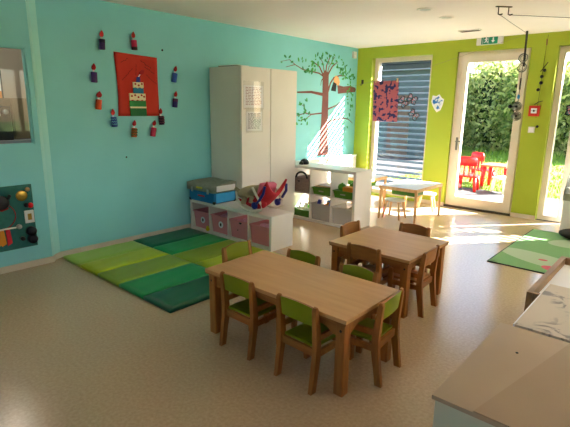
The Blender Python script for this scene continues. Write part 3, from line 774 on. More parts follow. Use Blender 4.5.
cands = [(-4.810, 2.100, '#3A2468', 'purple paper candle with dark band, above the upper corner of the poster', 2, '#241848', 'top'),
         (-4.440, 2.130, '#B8244E', 'pink paper candle with dark foot, right above the red poster', -2, '#201018', 'foot'),
         (-4.920, 1.770, '#43246E', 'plain purple paper candle beside the upper left edge of the poster', 2, None, ''),
         (-4.900, 1.500, '#D9521E', 'orange paper candle with a wide flame beside the lower left of the poster', 8, None, ''),
         (-4.730, 1.320, '#2440A0', 'blue zigzag paper candle at the lower left corner of the poster', -4, '#5FA8C8', 'zig'),
         (-4.510, 1.200, '#B85A28', 'orange and green paper candle under the middle of the poster', 6, '#2A5A30', 'zig'),
         (-4.270, 1.200, '#C43058', 'rose paper candle below the right half of the poster', 12, None, ''),
         (-4.140, 1.330, '#2E1630', 'dark plum paper candle at the lower right corner of the poster', -3, '#7A3A50', 'zig'),
         (-3.950, 1.820, '#2F50A8', 'blue paper candle out beside the upper right of the poster', 12, None, ''),
         (-3.950, 1.530, '#2C2270', 'dark violet paper candle out beside the lower right of the poster', 8, '#5A3060', 'top')]
for (y, z, c, lb, tilt, c2, how) in cands:
    t = thing('paper_candle', lb, 'paper candle', (.002, y, z), 0, 'birthday candles round the cake poster')
    t.rotation_euler = (-math.radians(tilt)*-1, 0, 0)
    t.rotation_euler = (math.radians(-tilt), 0, 0)
    bm = bmesh.new(); lathe(bm, [(.029, 0), (.030, .004), (.030, .096), (.029, .10)], 18, Matrix.Translation((.033, 0, 0))); bd = obj('tube_body', bm, mat('card '+c, c, c, 6, .6), t, True)
    if c2:
        bm = bmesh.new()
        if how == 'zig':
            for k in range(3): tube(bm, [(.033+-.0+.0315*math.cos(a), .0315*math.sin(a), .02+.028*k+(.012 if i % 2 else 0)) for i, a in enumerate([-1.5+.375*q for q in range(9)])], .005, 5)
        else:
            z0 = .066 if how == 'top' else .0
            lathe(bm, [(.0306, z0), (.031, z0+.004), (.031, z0+.028), (.0306, z0+.032)], 18, Matrix.Translation((.033, 0, 0)))
        obj('stripe', bm, mat('card '+c2, c2, c2, 6, .6), bd)
    bm = bmesh.new(); box(bm, .02, .028, -.008, .008, .09, .135); obj('wick', bm, M['paper'], t)
    fr = 1.35 if 'wide' in lb else 1.0
    bm = bmesh.new(); prism(bm, [(-.006*fr, .122), (.012*fr, .124), (.023*fr, .142), (.021*fr, .162), (.006, .188), (-.012*fr, .166), (-.02*fr, .146), (-.016*fr, .13)], 'x', .022, .032); obj('flame', bm, M['flame'], t)
bm = bmesh.new(); ball(bm, (0, 0, 0), .012, (.6, 1, 1), 10, 8); tag(obj('wall_peg', bm, M['black'], None, True, (.006, -4.07, 2.165)), 'tiny black peg on the teal wall near the poster corner', 'peg')
bm = bmesh.new(); ball(bm, (0, 0, 0), .01, (.5, 1, 1), 10, 8); tag(obj('wall_peg', bm, M['black'], None, True, (.005, -4.6, .98)), 'tiny dark peg low on the bare teal wall', 'peg')

# painted tree
t = thing('tree_mural', 'brown bare branched tree painted on the teal wall with a bird on a branch', 'wall painting', (.001, -.95, .75))
def yz(pts): return [(a+.95, b-.75) for a, b in pts]
bm = bmesh.new()
prism(bm, yz([(-1.10, .755), (-1.05, .95), (-1.025, 1.3), (-1.01, 1.7), (-1.02, 2.09), (-.95, 2.15), (-.86, 2.10), (-.845, 1.7), (-.84, 1.2), (-.82, .95), (-.79, .755)]), 'x', 0, .003)
obj('trunk', bm, M['trunkp'], t)
def branch(bm, pts, w0, w1):
    P_ = yz(pts); n = len(P_); Lf = []; Rt = []
    for i, p in enumerate(P_):
        a, b = P_[max(i-1, 0)], P_[min(i+1, n-1)]
        d = Vector((b[0]-a[0], b[1]-a[1])).normalized(); q = Vector((-d.y, d.x))*(w0+(w1-w0)*i/(n-1))/2
        Lf.append((p[0]+q.x, p[1]+q.y)); Rt.append((p[0]-q.x, p[1]-q.y))
    for i in range(n-1): prism(bm, [Lf[i], Lf[i+1], Rt[i+1], Rt[i]], 'x', 0, .0022)
brs = [([(-.97, 2.02), (-1.11, 2.19), (-1.29, 2.26)], .05, .012), ([(-.95, 2.05), (-.92, 2.23), (-.81, 2.40)], .05, .012), ([(-.90, 2.06), (-.76, 2.22), (-.62, 2.30)], .05, .012),
       ([(-1.0, 2.05), (-1.12, 2.09), (-1.25, 2.10), (-1.53, 2.12), (-1.72, 2.18), (-1.93, 2.13)], .035, .01), ([(-1.0, 1.76), (-1.31, 1.79), (-1.66, 1.775)], .07, .03),
       ([(-.9, 1.74), (-.84, 1.86), (-.80, 1.95), (-.71, 2.04), (-.55, 2.085), (-.36, 2.09)], .06, .02), ([(-.88, 1.52), (-.6, 1.59), (-.37, 1.70)], .04, .012),
       ([(-.87, 1.28), (-.71, 1.34), (-.41, 1.37), (-.22, 1.35), (-.08, 1.28)], .045, .01), ([(-1.0, 1.46), (-1.29, 1.44), (-1.45, 1.46), (-1.66, 1.42)], .035, .012),
       ([(-1.27, 1.45), (-1.43, 1.37), (-1.58, 1.34)], .02, .008), ([(-1.42, 1.45), (-1.48, 1.56), (-1.6, 1.62)], .018, .006), ([(-1.0, 2.02), (-1.05, 1.98), (-1.07, 1.9)], .03, .008),
       ([(-.97, 2.08), (-1.02, 2.25), (-1.1, 2.33)], .03, .008), ([(-.9, 2.08), (-.86, 2.2), (-.7, 2.38)], .03, .008), ([(-1.72, 2.18), (-1.85, 2.24), (-2.05, 2.2)], .014, .006)]
for p, a, b in brs:
    bm = bmesh.new(); branch(bm, p, a*.72, b*.8); obj('branch', bm, M['trunkp'], t)
bm = bmesh.new(); prism(bm, yz([(-.60, 1.93), (-.42, 1.91), (-.20, 1.93), (-.05, 1.905), (-.02, 1.87), (-.05, 1.83), (-.3, 1.81), (-.57, 1.785)]), 'x', 0, .003); obj('nest_log', bm, M['trunkp'], t)
rn = random.Random(11)
bm = bmesh.new(); bm2 = bmesh.new()
spots = []
for _ in range(80):
    a = rn.uniform(.05, PI*.95); rr = rn.uniform(.28, .5); spots.append((-.85+rr*1.15*math.cos(a)*1.1, 2.02+rr*.85*math.sin(a)))
for _ in range(34): spots.append((rn.uniform(-.3, -.08), rn.uniform(1.2, 2.2)))
for _ in range(26): spots.append((rn.uniform(-1.7, -1.35), rn.uniform(1.28, 1.68)))
for _ in range(14): spots.append((rn.uniform(-2.15, -1.2), rn.uniform(2.1, 2.3)))
for _ in range(10): spots.append((rn.uniform(-.75, -.3), rn.uniform(1.25, 1.5)))
for k, (y, z) in enumerate(spots):
    if z > 2.44: continue
    s_ = rn.uniform(.014, .029); an = rn.uniform(0, PI); pts = [(s_*math.cos(q)*1.3, s_*math.sin(q)*.62) for q in [2*PI*i/7 for i in range(7)]]
    pts = [(y+px*math.cos(an)-pz*math.sin(an), z+px*math.sin(an)+pz*math.cos(an)) for px, pz in pts]
    prism(bm if k % 3 else bm2, yz(pts), 'x', 0, .0035)
obj('leaves', bm, M['leafp'], t); obj('dark_leaves', bm2, M['leafp2'], t)
bm = bmesh.new(); prism(bm, yz([(-.70, 1.93), (-.56, 1.92), (-.53, 1.98), (-.58, 2.06), (-.66, 2.08), (-.71, 2.02)]), 'x', 0, .004); bd = obj('bird', bm, M['orange'], t)
bm = bmesh.new(); prism(bm, yz([(-.78, 1.83), (-.64, 1.82), (-.63, 1.95), (-.72, 1.97)]), 'x', 0, .0045); obj('wing', bm, M['charcoal'], bd)

t = thing('wall_sensor', 'small white box high on the teal wall next to the corner', 'sensor', (.001, -.19, 2.40))
B('housing', M['plastic_w'], (0, .04, 0, .09, 0, .11), t, .006); B('lens', M['paper'], (.04, .043, .02, .07, .02, .05), t)

# busy board on the near stretch
t = thing('busy_board', 'dark green activity board with knobs and switches on the near teal wall', 'activity board', (.091, -5.95, .21))
B('panel', M['board'], (0, .018, -.55, .295, .0, .60), t, .003)
def bb(name, m, y, z, r, th, lab=None):
    bm = bmesh.new(); lathe(bm, [(r, 0), (r, th*.7), (r*.8, th)], 18, Matrix.Translation((.018, y, z)) @ Matrix.Rotation(PI/2, 4, 'Y')); return obj(name, bm, m, t, True)
p = bb('pan_lid', M['black'], .02, .455, .068, .03)
bm = bmesh.new(); tube(bm, [(.05, .075, .49), (.055, .095, .525)], .014, 8); obj('handle', bm, M['black'], p)
bm = bmesh.new(); tube(bm, [(.03, -.03, .405), (.034, .02, .39), (.03, .07, .405)], .012, 8); obj('red_rim', bm, M['flame'], p)
bb('brass_dish', M['brass'], .20, .50, .05, .012); bb('brass_stud', M['woodlt'], .255, .555, .02, .015)
bm = bmesh.new(); ball(bm, (.045, .26, .405), .026); obj('red_ball', bm, M['redpl'], t, True)
bm = bmesh.new(); ball(bm, (.04, .225, .41), .022); obj('black_ball', bm, M['black'], t, True)
p = B('light_switch', M['plastic_w'], (.018, .035, .205, .285, .235, .355), t, .004)
B('rocker', M['brass'], (.035, .04, .228, .262, .265, .325), p, .002)
bb('black_knob', M['black'], .245, .155, .045, .05); bb('black_knob', M['black'], .25, .075, .042, .05)
bb('steel_knob', M['steel'], .145, .215, .022, .04); bb('steel_knob', M['darkmetal'], .165, .095, .02, .04)
bm = bmesh.new(); tube(bm, [(.022, -.02+.15*math.cos(a), .33+.13*math.sin(a)) for a in [-1.2+2.4*k/16 for k in range(17)]], .004, 6); obj('cord_arc', bm, M['flame'], t)
for k, (y, m_, z1) in enumerate(((-.055, M['orange'], .195), (-.02, M['orange'], .20), (.03, M['redcloth'], .205))):
    bm = bmesh.new(); prism(bm, [(y, .2), (y+.035, .2), (y+.045, .07), (y+.005, .05)], 'x', .02, .032); obj('cloth_strip', bm, m_, t)
bm = bmesh.new(); tube(bm, [(.03, -.06, .205), (.032, .03, .212), (.03, .12, .21)], .008, 8); obj('strip_rail', bm, M['plastic_w'], t)

# ------------------------------------------------------------------ lime wall things
t = thing('exit_sign', 'green and white emergency exit sign above the glass door', 'exit sign', (2.265, -.001, 2.475))
B('housing', M['plastic_w'], (-.185, .185, -.04, 0, 0, .12), t, .006)
fc = B('green_panel', mat('sign green', '#0E8A66', '#12906C', 4, .5), (-.115, .115, -.043, -.039, .006, .114), t)
bm = bmesh.new()
ball(bm, (-.045, -.0445, .094), .009, (1, .2, 1), 10, 6)
prism(bm, [(-.055, .085), (-.04, .085), (-.036, .055), (-.05, .052)], 'y', -.0455, -.0425)
prism(bm, [(-.05, .058), (-.038, .056), (-.02, .045), (-.026, .022), (-.034, .024), (-.031, .04), (-.045, .046)], 'y', -.0455, -.0425)
prism(bm, [(-.052, .056), (-.042, .052), (-.056, .03), (-.076, .026), (-.077, .034), (-.062, .038)], 'y', -.0455, -.0425)
prism(bm, [(-.054, .083), (-.072, .07), (-.066, .062), (-.05, .073)], 'y', -.0455, -.0425)
prism(bm, [(-.042, .083), (-.026, .066), (-.02, .072), (-.036, .088)], 'y', -.0455, -.0425)
obj('running_figure', bm, M['paper'], fc)
bm = bmesh.new()
box(bm, -.094, -.09, -.0455, -.0425, .012, .108); box(bm, -.014, -.010, -.0455, -.0425, .012, .108); box(bm, -.094, -.010, -.0455, -.0425, .104, .108); obj('door_symbol', bm, M['paper'], fc)
bm = bmesh.new(); prism(bm, [(.044, .095), (.060, .095), (.060, .055), (.080, .055), (.052, .022), (.024, .055), (.044, .055)], 'y', -.0455, -.0425); obj('arrow', bm, M['paper'], fc)

t = thing('fire_alarm', 'red square fire alarm button on the lime wall beside the door', 'fire alarm', (2.975, -.001, 1.47))
B('housing', M['red'], (-.068, .068, -.045, 0, 0, .145), t, .006)
pn = B('glass_panel', M['paper'], (-.038, .038, -.048, -.044, .04, .11), t)
bm = bmesh.new(); disc(bm, (0, -.048, .075), .014, 'y', .004); prism(bm, [(-.034, .07), (-.018, .075), (-.034, .08)], 'y', -.05, -.047); prism(bm, [(.034, .07), (.018, .075), (.034, .08)], 'y', -.05, -.047); obj('press_symbol', bm, M['black'], pn)
t = thing('light_switch', 'white light switch on the lime wall under the fire alarm', 'light switch', (2.965, -.001, 1.24))
B('plate', M['plastic_w'], (-.042, .042, -.012, 0, 0, .085), t, .003); B('rocker', M['paper'], (-.027, .027, -.017, -.011, .014, .071), t, .002)
bm = bmesh.new(); ball(bm, (0, 0, 0), .018, (1, .7, 1)); tag(obj('wall_peg', bm, M['black'], None, True, (3.035, -.012, 1.33)), 'black knob on the lime wall beside the light switch', 'knob')

def leaf_shape(cx, cz, w_, h_): return [(cx+w_*a, cz+h_*b) for a, b in ((0, -.5), (.28, -.38), (.42, -.1), (.5, .22), (.3, .32), (.1, .5), (-.12, .4), (-.42, .44), (-.5, .1), (-.38, -.12), (-.2, -.34))]
t = thing('painted_leaf', 'blue and white painted paper leaf on the lime pillar between window and door', 'paper leaf', (1.545, -.002, 1.64))
bm = bmesh.new(); prism(bm, leaf_shape(0, 0, .21, .28), 'y', -.004, 0); obj('edge_card', bm, M['paper'], t)
bm = bmesh.new(); prism(bm, leaf_shape(0, 0, .165, .22), 'y', -.0055, -.004); obj('painted_field', bm, M['leafprint'], t)
t = thing('wall_hanger', 'small dark hanger on the lime wall between corner and blind window', 'hanger', (.125, -.001, 1.94))
bm = bmesh.new(); box(bm, -.02, .02, -.01, 0, .03, .1); tube(bm, [(0, -.005, .03), (-.02, -.02, 0), (-.03, -.02, .03)], .006, 6); obj('hook', bm, M['darkmetal'], t)

# painting hung before the blind window, on a taut string
t = thing('hand_painting', 'plum red painting with dark blue hand prints hung before the blind window', 'painting', (.905, -.55, 1.345))
bm = bmesh.new(); n = 10; g = []
for i in range(n+1):
    r_ = []
    for j in range(n+1):
        u, v = i/n, j/n
        r_.append(bm.verts.new((-.225+u*.45+.02*(1-v), .004*math.sin(5*u+3*v), v*.63)))
    g.append(r_)
for i in range(n):
    for j in range(n): bm.faces.new((g[i][j], g[i+1][j], g[i+1][j+1], g[i][j+1]))
o = obj('sheet', bm, M['artprint'], t, True); md = o.modifiers.new('s', 'SOLIDIFY'); md.thickness = .003
for x in (-.18, .2): B('peg', M['woodlt'], (x-.008, x+.008, -.012, .012, .605, .665), t)
bm = bmesh.new(); tube(bm, [(.002, -.56, 1.86), (.4, -.555, 1.925), (.73, -.55, 1.985), (1.18, -.55, 2.04), (2.82, -.33, H-.05)], .0016, 5); tag(obj('hanging_string', bm, M['felt'], None), 'thin pale string holding the plum painting, stretched from the teal wall to the rod mobile', 'string')

def sticker(label, x, y, z, rot, s_=1.0):
    t = thing('window_sticker', label, 'sticker', (x, y, z), 0, 'butterfly stickers on the glass'); t.rotation_euler = (0, rot, 0)
    sh = [(-.10, .06), (-.05, .085), (0, .03), (.05, .085), (.10, .06), (.085, 0), (.10, -.06), (.04, -.075), (0, -.03), (-.04, -.075), (-.10, -.06), (-.085, 0)]
    bm = bmesh.new(); prism(bm, [(a*s_, b*s_) for a, b in sh], 'y', -.003, 0); obj('black_outline', bm, M['black'], t)
    bm = bmesh.new()
    for sx in (-1, 1):
        prism(bm, [(sx*a*s_, b*s_) for a, b in ((.012, .022), (.05, .062), (.082, .045), (.066, .004), (.015, .004))], 'y', -.0045, -.003)
        prism(bm, [(sx*a*s_, b*s_) for a, b in ((.015, -.004), (.066, -.006), (.08, -.045), (.042, -.056), (.012, -.022))], 'y', -.0045, -.003)
    obj('coloured_wing', bm, M['flyprint'], t)
    return t
sticker('butterfly sticker with black edge, upper one right of the plum painting', 1.03, .144, 1.71, .5)
sticker('butterfly sticker with black edge, lower one right of the plum painting', 1.08, .144, 1.45, .7)
sticker('butterfly sticker half hidden by the edge of the plum painting', .865, .144, 1.66, .9)
sticker('butterfly sticker on the wide terrace window glass', 3.42, .144, 1.55, .1)

# ------------------------------------------------------------------ ceiling things
def downlight(label, x, y, r):
    t = thing('ceiling_spot', label, 'ceiling spot', (x, y, H), 0, 'recessed ceiling spots')
    bm = bmesh.new(); lathe(bm, [(r, 0), (r, -.008), (r*.8, -.012), (r*.72, -.004)], 24); obj('trim_ring', bm, M['ceil'], t, True)
    bm = bmesh.new(); lathe(bm, [(r*.7, -.003), (r*.68, -.009), (r*.3, -.011)], 20); obj('lens', bm, M['steel'], t, True)
downlight('round recessed ceiling spot nearest to us, unlit', 2.38, -2.41, .085)
downlight('round recessed ceiling spot between the other one and the vent', 2.38, -1.85, .085)
t = thing('ceiling_vent', 'dark slotted vent in the ceiling close to the exit sign', 'vent', (2.26, -.80, H))
B('plate', M['plastic_w'], (-.14, .14, -.06, .06, -.012, 0), t, .003)
for k in range(4): B('slot', M['darkmetal'], (-.125, .125, -.045+k*.026, -.032+k*.026, -.0145, -.011), t)
t = thing('ceiling_hook', 'dark metal hook bracket on the ceiling holding strings', 'hook', (3.06, -2.05, H))
bm = bmesh.new(); box(bm, -.02, .02, -.14, .14, -.012, 0); obj('bar', bm, M['darkmetal'], t); t.rotation_euler = (0, 0, -.75); t.scale = (.6, .6, .75)
for y in (-.09, .09):
    bm = bmesh.new(); tube(bm, [(0, y, -.01), (0, y, -.10), (.02, y+.02, -.11), (.05, y+.05, -.105)], .009, 8); obj('prong', bm, M['darkmetal'], t)
bm = bmesh.new(); tube(bm, [(3.03, -2.09, H-.075), (2.93, -1.3, H-.05), (2.83, -.31, H-.03)], .003, 5); tag(obj('hanging_string', bm, M['darkmetal'], None), 'thin string from the ceiling hook to the ring mobile', 'string')
bm = bmesh.new(); tube(bm, [(3.11, -2.0, H-.08), (3.4, -1.5, H-.06), (3.9, -.6, H-.02)], .003, 5); tag(obj('hanging_string', bm, M['darkmetal'], None), 'thin string from the ceiling hook off towards the terrace window', 'string')
# ring mobile
t = thing('ring_mobile', 'hanging mobile of wire rings and steel balls on a black rod before the door', 'mobile', (2.83, -.31, H-.002))
bm = bmesh.new(); tube(bm, [(0, 0, 0), (.005, 0, -.12), (.012, 0, -.45)], .014, 8); obj('black_rod', bm, M['black'], t, True)
def ring(bm, c, r, w_=.006):
    tube(bm, [(c[0]+r*math.cos(2*PI*k/20), c[1]+.2*r*math.sin(2*PI*k/20), c[2]+r*math.sin(2*PI*k/20)) for k in range(21)], w_, 6, cap=False)
for z in (-.34, -.465):
    bm = bmesh.new(); ring(bm, (-.005, -.005, z), .055, .009); ring(bm, (-.005, .005, z), .035, .004); obj('wire_ring', bm, M['darksteel'], t, True)
bm = bmesh.new(); tube(bm, [(0, 0, -.45), (-.005, 0, -1.05)], .004, 6); obj('thread', bm, M['darkmetal'], t)
bm = bmesh.new(); tube(bm, [(-.002, 0, -.60), (-.004, 0, -.75)], .011, 8); obj('dark_bead', bm, M['darkmetal'], t)
bm = bmesh.new(); ball(bm, (-.004, 0, -.845), .022, (.8, .8, 1.5)); obj('blue_bead', bm, M['blue'], t, True)
for x, z in ((-.01, -.975), (.0, -1.105)):
    bm = bmesh.new(); ball(bm, (x, 0, z), .05, (1, .5, 1), 16, 12); ring(bm, (x, 0, z), .058); p = obj('steel_disc', bm, mat('tarnished steel', '#6E6E62', '#8A8A7C', 20, .35, metal=.7), t, True)
    bm = bmesh.new(); ball(bm, (x, -.024, z), .016, (1, .5, 1)); obj('hub', bm, M['black'], p)
bm = bmesh.new(); ball(bm, (-.10, .0, -.975), .026); obj('side_ball', bm, M['black'], t, True)
bm = bmesh.new(); tube(bm, [(-.10, 0, -.95), (0, 0, -.90)], .003, 5); obj('side_thread', bm, M['darkmetal'], t)
# ball string beside the door
t = thing('ball_mobile', 'string of black balls with a bent twig hanging on the lime wall', 'mobile', (3.02, -.04, 2.55))
bm = bmesh.new(); tube(bm, [(0, .035, .0), (.0, 0, -.3), (-.01, 0, -1.1)], .0025, 5); obj('thread', bm, M['darkmetal'], t)
bm = bmesh.new(); tube(bm, [(.0, 0, -.06), (.005, 0, -.14)], .008, 6); obj('bead', bm, M['trunkp'], t)
bm = bmesh.new(); tube(bm, [(.05, 0, -.36), (.0, 0, -.44), (-.03, 0, -.48)], .006, 6); tube(bm, [(-.05, 0, -.92), (.0, -.01, -.885), (.05, 0, -.87)], .005, 6); obj('twig', bm, M['darkmetal'], t)
for x, z in ((.02, -.465), (-.005, -.545), (-.005, -.63), (-.03, -.72)):
    bm = bmesh.new(); ball(bm, (x, 0, z), .022); obj('black_ball', bm, M['black'], t, True)

# ------------------------------------------------------------------ right side furniture
t = thing('play_rug', 'green printed play rug with pale fields and rose spots by the terrace window', 'rug', (3.31, -2.42, 0))
B('pile', M['rug'], (0, 1.9, 0, 1.78, .0005, .012), t, .003)
bm = bmesh.new(); box(bm, -.012, 0, -.012, 1.79, .0005, .011); box(bm, 0, 1.9, -.012, 0, .0005, .011); obj('dark_binding', bm, M['charcoal'], t)
bm = bmesh.new(); ball(bm, (0, 0, .06), .2, (1, .85, .3), 20, 12); tag(obj('floor_cushion', bm, M['charcoal'], None, True, (3.83, -.82, .012)), 'dark floor cushion lying on the green rug by the white rack', 'cushion')

t = thing('display_rack', 'white stepped display rack before the terrace window', 'rack', (3.56, -.40, 0))
B('base_box', M['whitecool'], (0, .8, 0, .30, 0, .40), t, .003)
B('grey_band', M['cardgrey'], (-.002, .802, -.003, .30, .402, .49), t, .002)
for k in range(3):
    y0 = .02+k*.085; z0 = .492+k*.075
    B('tier', M['whitecool'], (.0, .8, y0, .30, z0, z0+.012), t)
    B('tier_front', M['whitecool'], (.0, .8, y0, y0+.012, z0+.012, z0+.074), t)
for x in (-.014, .802):
    bm = bmesh.new(); prism(bm, [(-.004, .40), (.30, .40), (.30, .78), (.22, .78), (-.004, .53)], 'x', x, x+.012); obj('side_panel', bm, M['cardgrey'], t)

# sand tray table
t = thing('tray_table', 'brown wooden tray table with raised rim and pale blue white tray floor', 'tray table', (4.148, -4.495, 0))
ZR = .535; DX, DY = .78, .90
B('rim_board', M['trayw'], (0, .032, 0, DY, ZR-.13, ZR), t, .003); B('rim_board', M['trayw'], (DX-.032, DX, 0, DY, ZR-.13, ZR), t, .003)
B('rim_board', M['trayw'], (.032, DX-.032, 0, .03, ZR-.13, ZR), t, .003); B('rim_board', M['trayw'], (.032, DX-.032, DY-.03, DY, ZR-.13, ZR), t, .003)
B('tray_floor', M['whitecool'], (.03, DX-.03, .028, DY-.028, ZR-.065, ZR-.05), t)
for x in (.002, DX-.052):
    for y in (.002, DY-.052): B('leg', M['trayw'], (x, x+.05, y, y+.05, 0, ZR-.131), t, .003)
t = thing('drawing_table', 'low table whose white top is smudged with grey drawing, overlapping the wooden tray', 'table', (4.228, -5.02, 0))
B('tabletop', M['sketch'], (0, .80, 0, .71, .5365, .5505), t, .002)
B('white_edge', M['paper'], (-.006, .0, 0, .71, .536, .551), t, .001)
for x in (.08, .68):
    for y in (.06, .30): B('leg', M['trayw'], (x, x+.045, y, y+.045, 0, .536), t, .002)
t = thing('low_cabinet', 'pale cabinet with brown board top in the near corner', 'cabinet', (4.185, -5.815, 0))
B('carcass', M['sage'], (.015, 1.05, .015, .76, 0, .525), t, .003)
B('end_panel', M['sage'], (.0, 1.06, .0, .014, 0, .53), t, .002)
bm = bmesh.new(); box(bm, -.012, 1.06, -.004, .775, .531, .548, .002); obj('board_top', bm, M['kraft'], t)
bm = bmesh.new(); prism(bm, [(.135, -.004), (1.06, -.004), (1.06, .775), (.285, .775)], 'z', .5485, .5545); p = obj('loose_board', bm, M['kraft2'], t)
bm = bmesh.new(); lathe(bm, [(.006, 0), (.006, .002)], 10, Matrix.Translation((.13, .52, .548))); obj('peg_hole', bm, M['charcoal'], t)

# ------------------------------------------------------------------ outside
slab('ground_lawn', M['lawn'], (-40, 40, 2.2, 60, -.3, -.03))
slab('ground_deck', M['deck'], (-6, 8, .30, 2.2, -.3, -.02))
slab('ground_terrace', M['deck'], (-6, -.5, 2.2, 6.5, -.3, -.015))
slab('ground_bounce_slab', M['plain'], (XR+.2, 18, -14, .30, -.3, -.02))  # unseen pale slab added to bounce sunlight in through the right window
bm = bmesh.new(); rn = random.Random(5)
for k in range(9000):
    y = 2.22+rn.random()**1.5*9.7; x = rn.uniform(-6.5, 5) if y > 4 else rn.uniform(-2, 4.5)
    h_ = rn.uniform(.03, .09)*(1+.06*y)*(2.4 if y > 9.8 else 1)
    if y > 10.6 or (x < -.35 and y < 6.6) or (-5.4 < x < -1.1 and 6.3 < y < 9.1): continue
    a = rn.uniform(0, PI); w_ = .006+.0016*y
    dx, dy = math.cos(a)*w_, math.sin(a)*w_; lx, ly = rn.uniform(-.03, .03), rn.uniform(-.03, .03)
    v = [bm.verts.new((x-dx, y-dy, -.03)), bm.verts.new((x+dx, y+dy, -.03)), bm.verts.new((x+lx, y+ly, h_-.03))]
    bm.faces.new(v)
o = obj('lawn_grass', bm, mat('grass blade', '#66861E', '#86A034', 3, .8)); o['kind'] = 'stuff'; o['label'] = 'short sunlit grass of the garden lawn'; o['category'] = 'grass'

def leafmat(name, c1, c2):
    m, nt, b = base_mat(name, .55)
    N = nt.nodes; L = nt.links
    gi = N.new('ShaderNodeNewGeometry'); rp = N.new('ShaderNodeValToRGB')
    rp.color_ramp.elements[0].color = lin(c1); rp.color_ramp.elements[1].color = lin(c2)
    L.new(gi.outputs['Random Per Island'], rp.inputs[0]); L.new(rp.outputs[0], b.inputs['Base Color'])
    tl = N.new('ShaderNodeBsdfTranslucent'); L.new(rp.outputs[0], tl.inputs[0])
    mx = N.new('ShaderNodeMixShader'); mx.inputs[0].default_value = .55
    L.new(b.outputs[0], mx.inputs[1]); L.new(tl.outputs[0], mx.inputs[2]); L.new(mx.outputs[0], N['Material Output'].inputs[0])
    return m
HL = leafmat('hedge leaf', '#587A30', '#D8DC8C'); HL2 = leafmat('bush leaf', '#688638', '#E4E2A0')
HEDGE = thing('garden_hedge', 'tall leafy garden hedge beyond the lawn, filling the door glass', 'hedge', (0, 0, -.03))
def bush(cx, cy, rx, ry, h, n, m, seed):
    t = HEDGE; rn = random.Random(seed); off = Vector((cx, cy, 0))
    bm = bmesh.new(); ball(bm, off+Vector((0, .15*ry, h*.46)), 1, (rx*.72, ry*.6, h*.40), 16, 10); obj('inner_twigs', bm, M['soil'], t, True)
    bm = bmesh.new()
    for k in range(n):
        while True:
            u = Vector((rn.gauss(0, 1), rn.gauss(0, 1), rn.gauss(0, 1))); u.normalize()
            if u.y < .55: break
        rr = rn.uniform(.72, 1.08)
        p = Vector((u.x*rx*rr, u.y*ry*rr, h*.48+u.z*h*.52*rr))
        if u.z < -.1: p.x *= 1.06
        if p.z < .02: continue
        s_ = rn.uniform(.06, .13)
        a = Vector((rn.gauss(0, 1), rn.gauss(0, 1), rn.gauss(0, 1))).normalized(); b = a.orthogonal().normalized(); b = (b+a.cross(b)*rn.uniform(-1, 1)).normalized()
        p += off; v = [bm.verts.new(p+q) for q in (-a*s_, b*s_*.5, a*s_, -b*s_*.5)]; bm.faces.new(v)
    obj('foliage', bm, m, t)
    bm = bmesh.new()
    for k in range(3): tube(bm, [off+Vector((-.1+.1*k, 0, 0)), off+Vector((-.2+.2*k, .05, h*.4))], .03, 6)
    obj('stem', bm, M['soil'], t)
for k, (x, h) in enumerate(((-6.9, 4.6), (-5.1, 4.3), (-3.2, 3.25), (-1.5, 3.55), (.1, 3.6), (1.5, 3.3), (3.2, 3.4))):
    bush(x, 11.6+.3*(k % 2), 1.25, .9, h, 3400, HL if k % 2 == 0 else HL2, k+20)
slab('ground_bank', M['soil'], (-14, 9, 13.2, 13.6, -.1, 1.9))

t = thing('shed_backdrop', 'dark grey shed added as a dark backdrop, only seen through the slats of the blind', 'shed', (-3.2, 6.6, -.03))  # made-up shed, darkens the view between the slats
B('wall', mat('dark boards', '#3F4A4C', '#495557', 4, .8, stretch=(1, 1, 9)), (-2.0, 1.9, 0, 2.2, 0, 2.75), t)
bm = bmesh.new(); prism(bm, [(-.2, 2.75), (2.4, 2.75), (2.4, 2.9), (-.2, 3.15)], 'x', -2.1, 2.0); obj('roof', bm, M['charcoal'], t)
B('door', mat('brown boards', '#5A463A', '#664F42', 4, .8, stretch=(9, 1, 1)), (.2, .95, -.03, 0, 0, 2.0), t)
# children's garden furniture
def garden_chair(name, label, m, loc, rz):
    t = thing(name, label, 'chair', loc, rz, 'plastic garden chairs')
    B('seat', m, (-.19, .19, -.18, .18, .27, .31), t, .015)
    for sx in (-1, 1):
        for sy in (-1, 1):
            bm = bmesh.new(); tube(bm, [(sx*.15, sy*.14, .28), (sx*.175, sy*.165, 0)], .035, 10, r2=.028); obj('leg', bm, m, t, True)
    bm = bmesh.new()
    prism(bm, [(-.18, .50), (.18, .50), (.185, .60), (.17, .665), (.10, .68), (-.10, .68), (-.17, .665), (-.185, .60)], 'y', -.20, -.155)
    bmesh.ops.bevel(bm, geom=bm.edges[:], offset=.01, segments=2, affect='EDGES')
    obj('back_board', bm, m, t, True)
    for x in (-.14, -.045, .05, .145): B('back_bar', m, (x-.022, x+.018, -.195, -.16, .30, .51), t, .008)
    return t
garden_chair('garden_chair', 'red plastic garden chair nearest the door, its slatted back towards us', M['redpl'], (1.46, 1.93, -.019), .15)
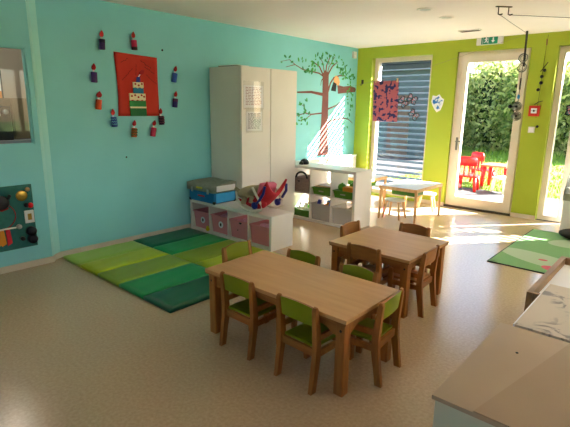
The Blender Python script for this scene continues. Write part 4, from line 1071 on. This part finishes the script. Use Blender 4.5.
garden_chair('garden_chair', 'red plastic garden chair behind the red table', M['redpl'], (1.33, 3.15, -.029), -.5)
garden_chair('garden_chair', 'white plastic garden chair at the side of the red table', M['plastic_w'], (2.10, 2.20, -.029), 1.0)
t = thing('garden_table', 'red plastic garden table standing on the lawn outside the door', 'table', (1.79, 2.68, -.029))
B('tabletop', mat('sunlit red', '#E0543C', '#E66048', 5, .4), (-.28, .28, -.28, .28, .45, .49), t, .015)  # top coloured lighter than the legs for the sunlight on it
for sx in (-1, 1):
    for sy in (-1, 1):
        bm = bmesh.new(); tube(bm, [(sx*.21, sy*.21, .46), (sx*.23, sy*.23, 0)], .045, 10, r2=.035); obj('leg', bm, M['redpl'], t, True)

# ------------------------------------------------------------------ light
SUN = Vector((-1, -1.2, -1.02)).normalized()
sl = bpy.data.lights.new('sun', 'SUN'); sl.energy = 15.0; sl.angle = .009; sl.color = (1, .955, .91)
so = bpy.data.objects.new('sun', sl); COL.objects.link(so); so.rotation_euler = SUN.to_track_quat('-Z', 'Y').to_euler()
wd = bpy.data.worlds.new('sky'); S.world = wd; wd.use_nodes = True
nt = wd.node_tree; bg = nt.nodes['Background']
sk = nt.nodes.new('ShaderNodeTexSky'); sk.sky_type = 'NISHITA'; sk.sun_disc = False
sk.sun_elevation = math.asin(-SUN.z); sk.sun_rotation = math.atan2(-SUN.x, -SUN.y)
nt.links.new(sk.outputs[0], bg.inputs[0]); bg.inputs[1].default_value = .17
pl = bpy.data.lights.new('kitchen_fill', 'POINT'); pl.energy = 4; pl.shadow_soft_size = .12; pl.color = (1, .9, .78)  # added fill light without a fixture, brightens the room beyond the inside window
po = bpy.data.objects.new('kitchen_fill', pl); COL.objects.link(po); po.location = (-.9, -5.8, 2.4)

S.view_settings.view_transform = 'Standard'; S.view_settings.look = 'None'; S.view_settings.exposure = 2.3; S.view_settings.gamma = 1
S.view_settings.use_curve_mapping = False
S.cycles.use_denoising = True
S.cycles.max_bounces = 14; S.cycles.diffuse_bounces = 8; S.cycles.transparent_max_bounces = 16
S.cycles.sample_clamp_indirect = 6
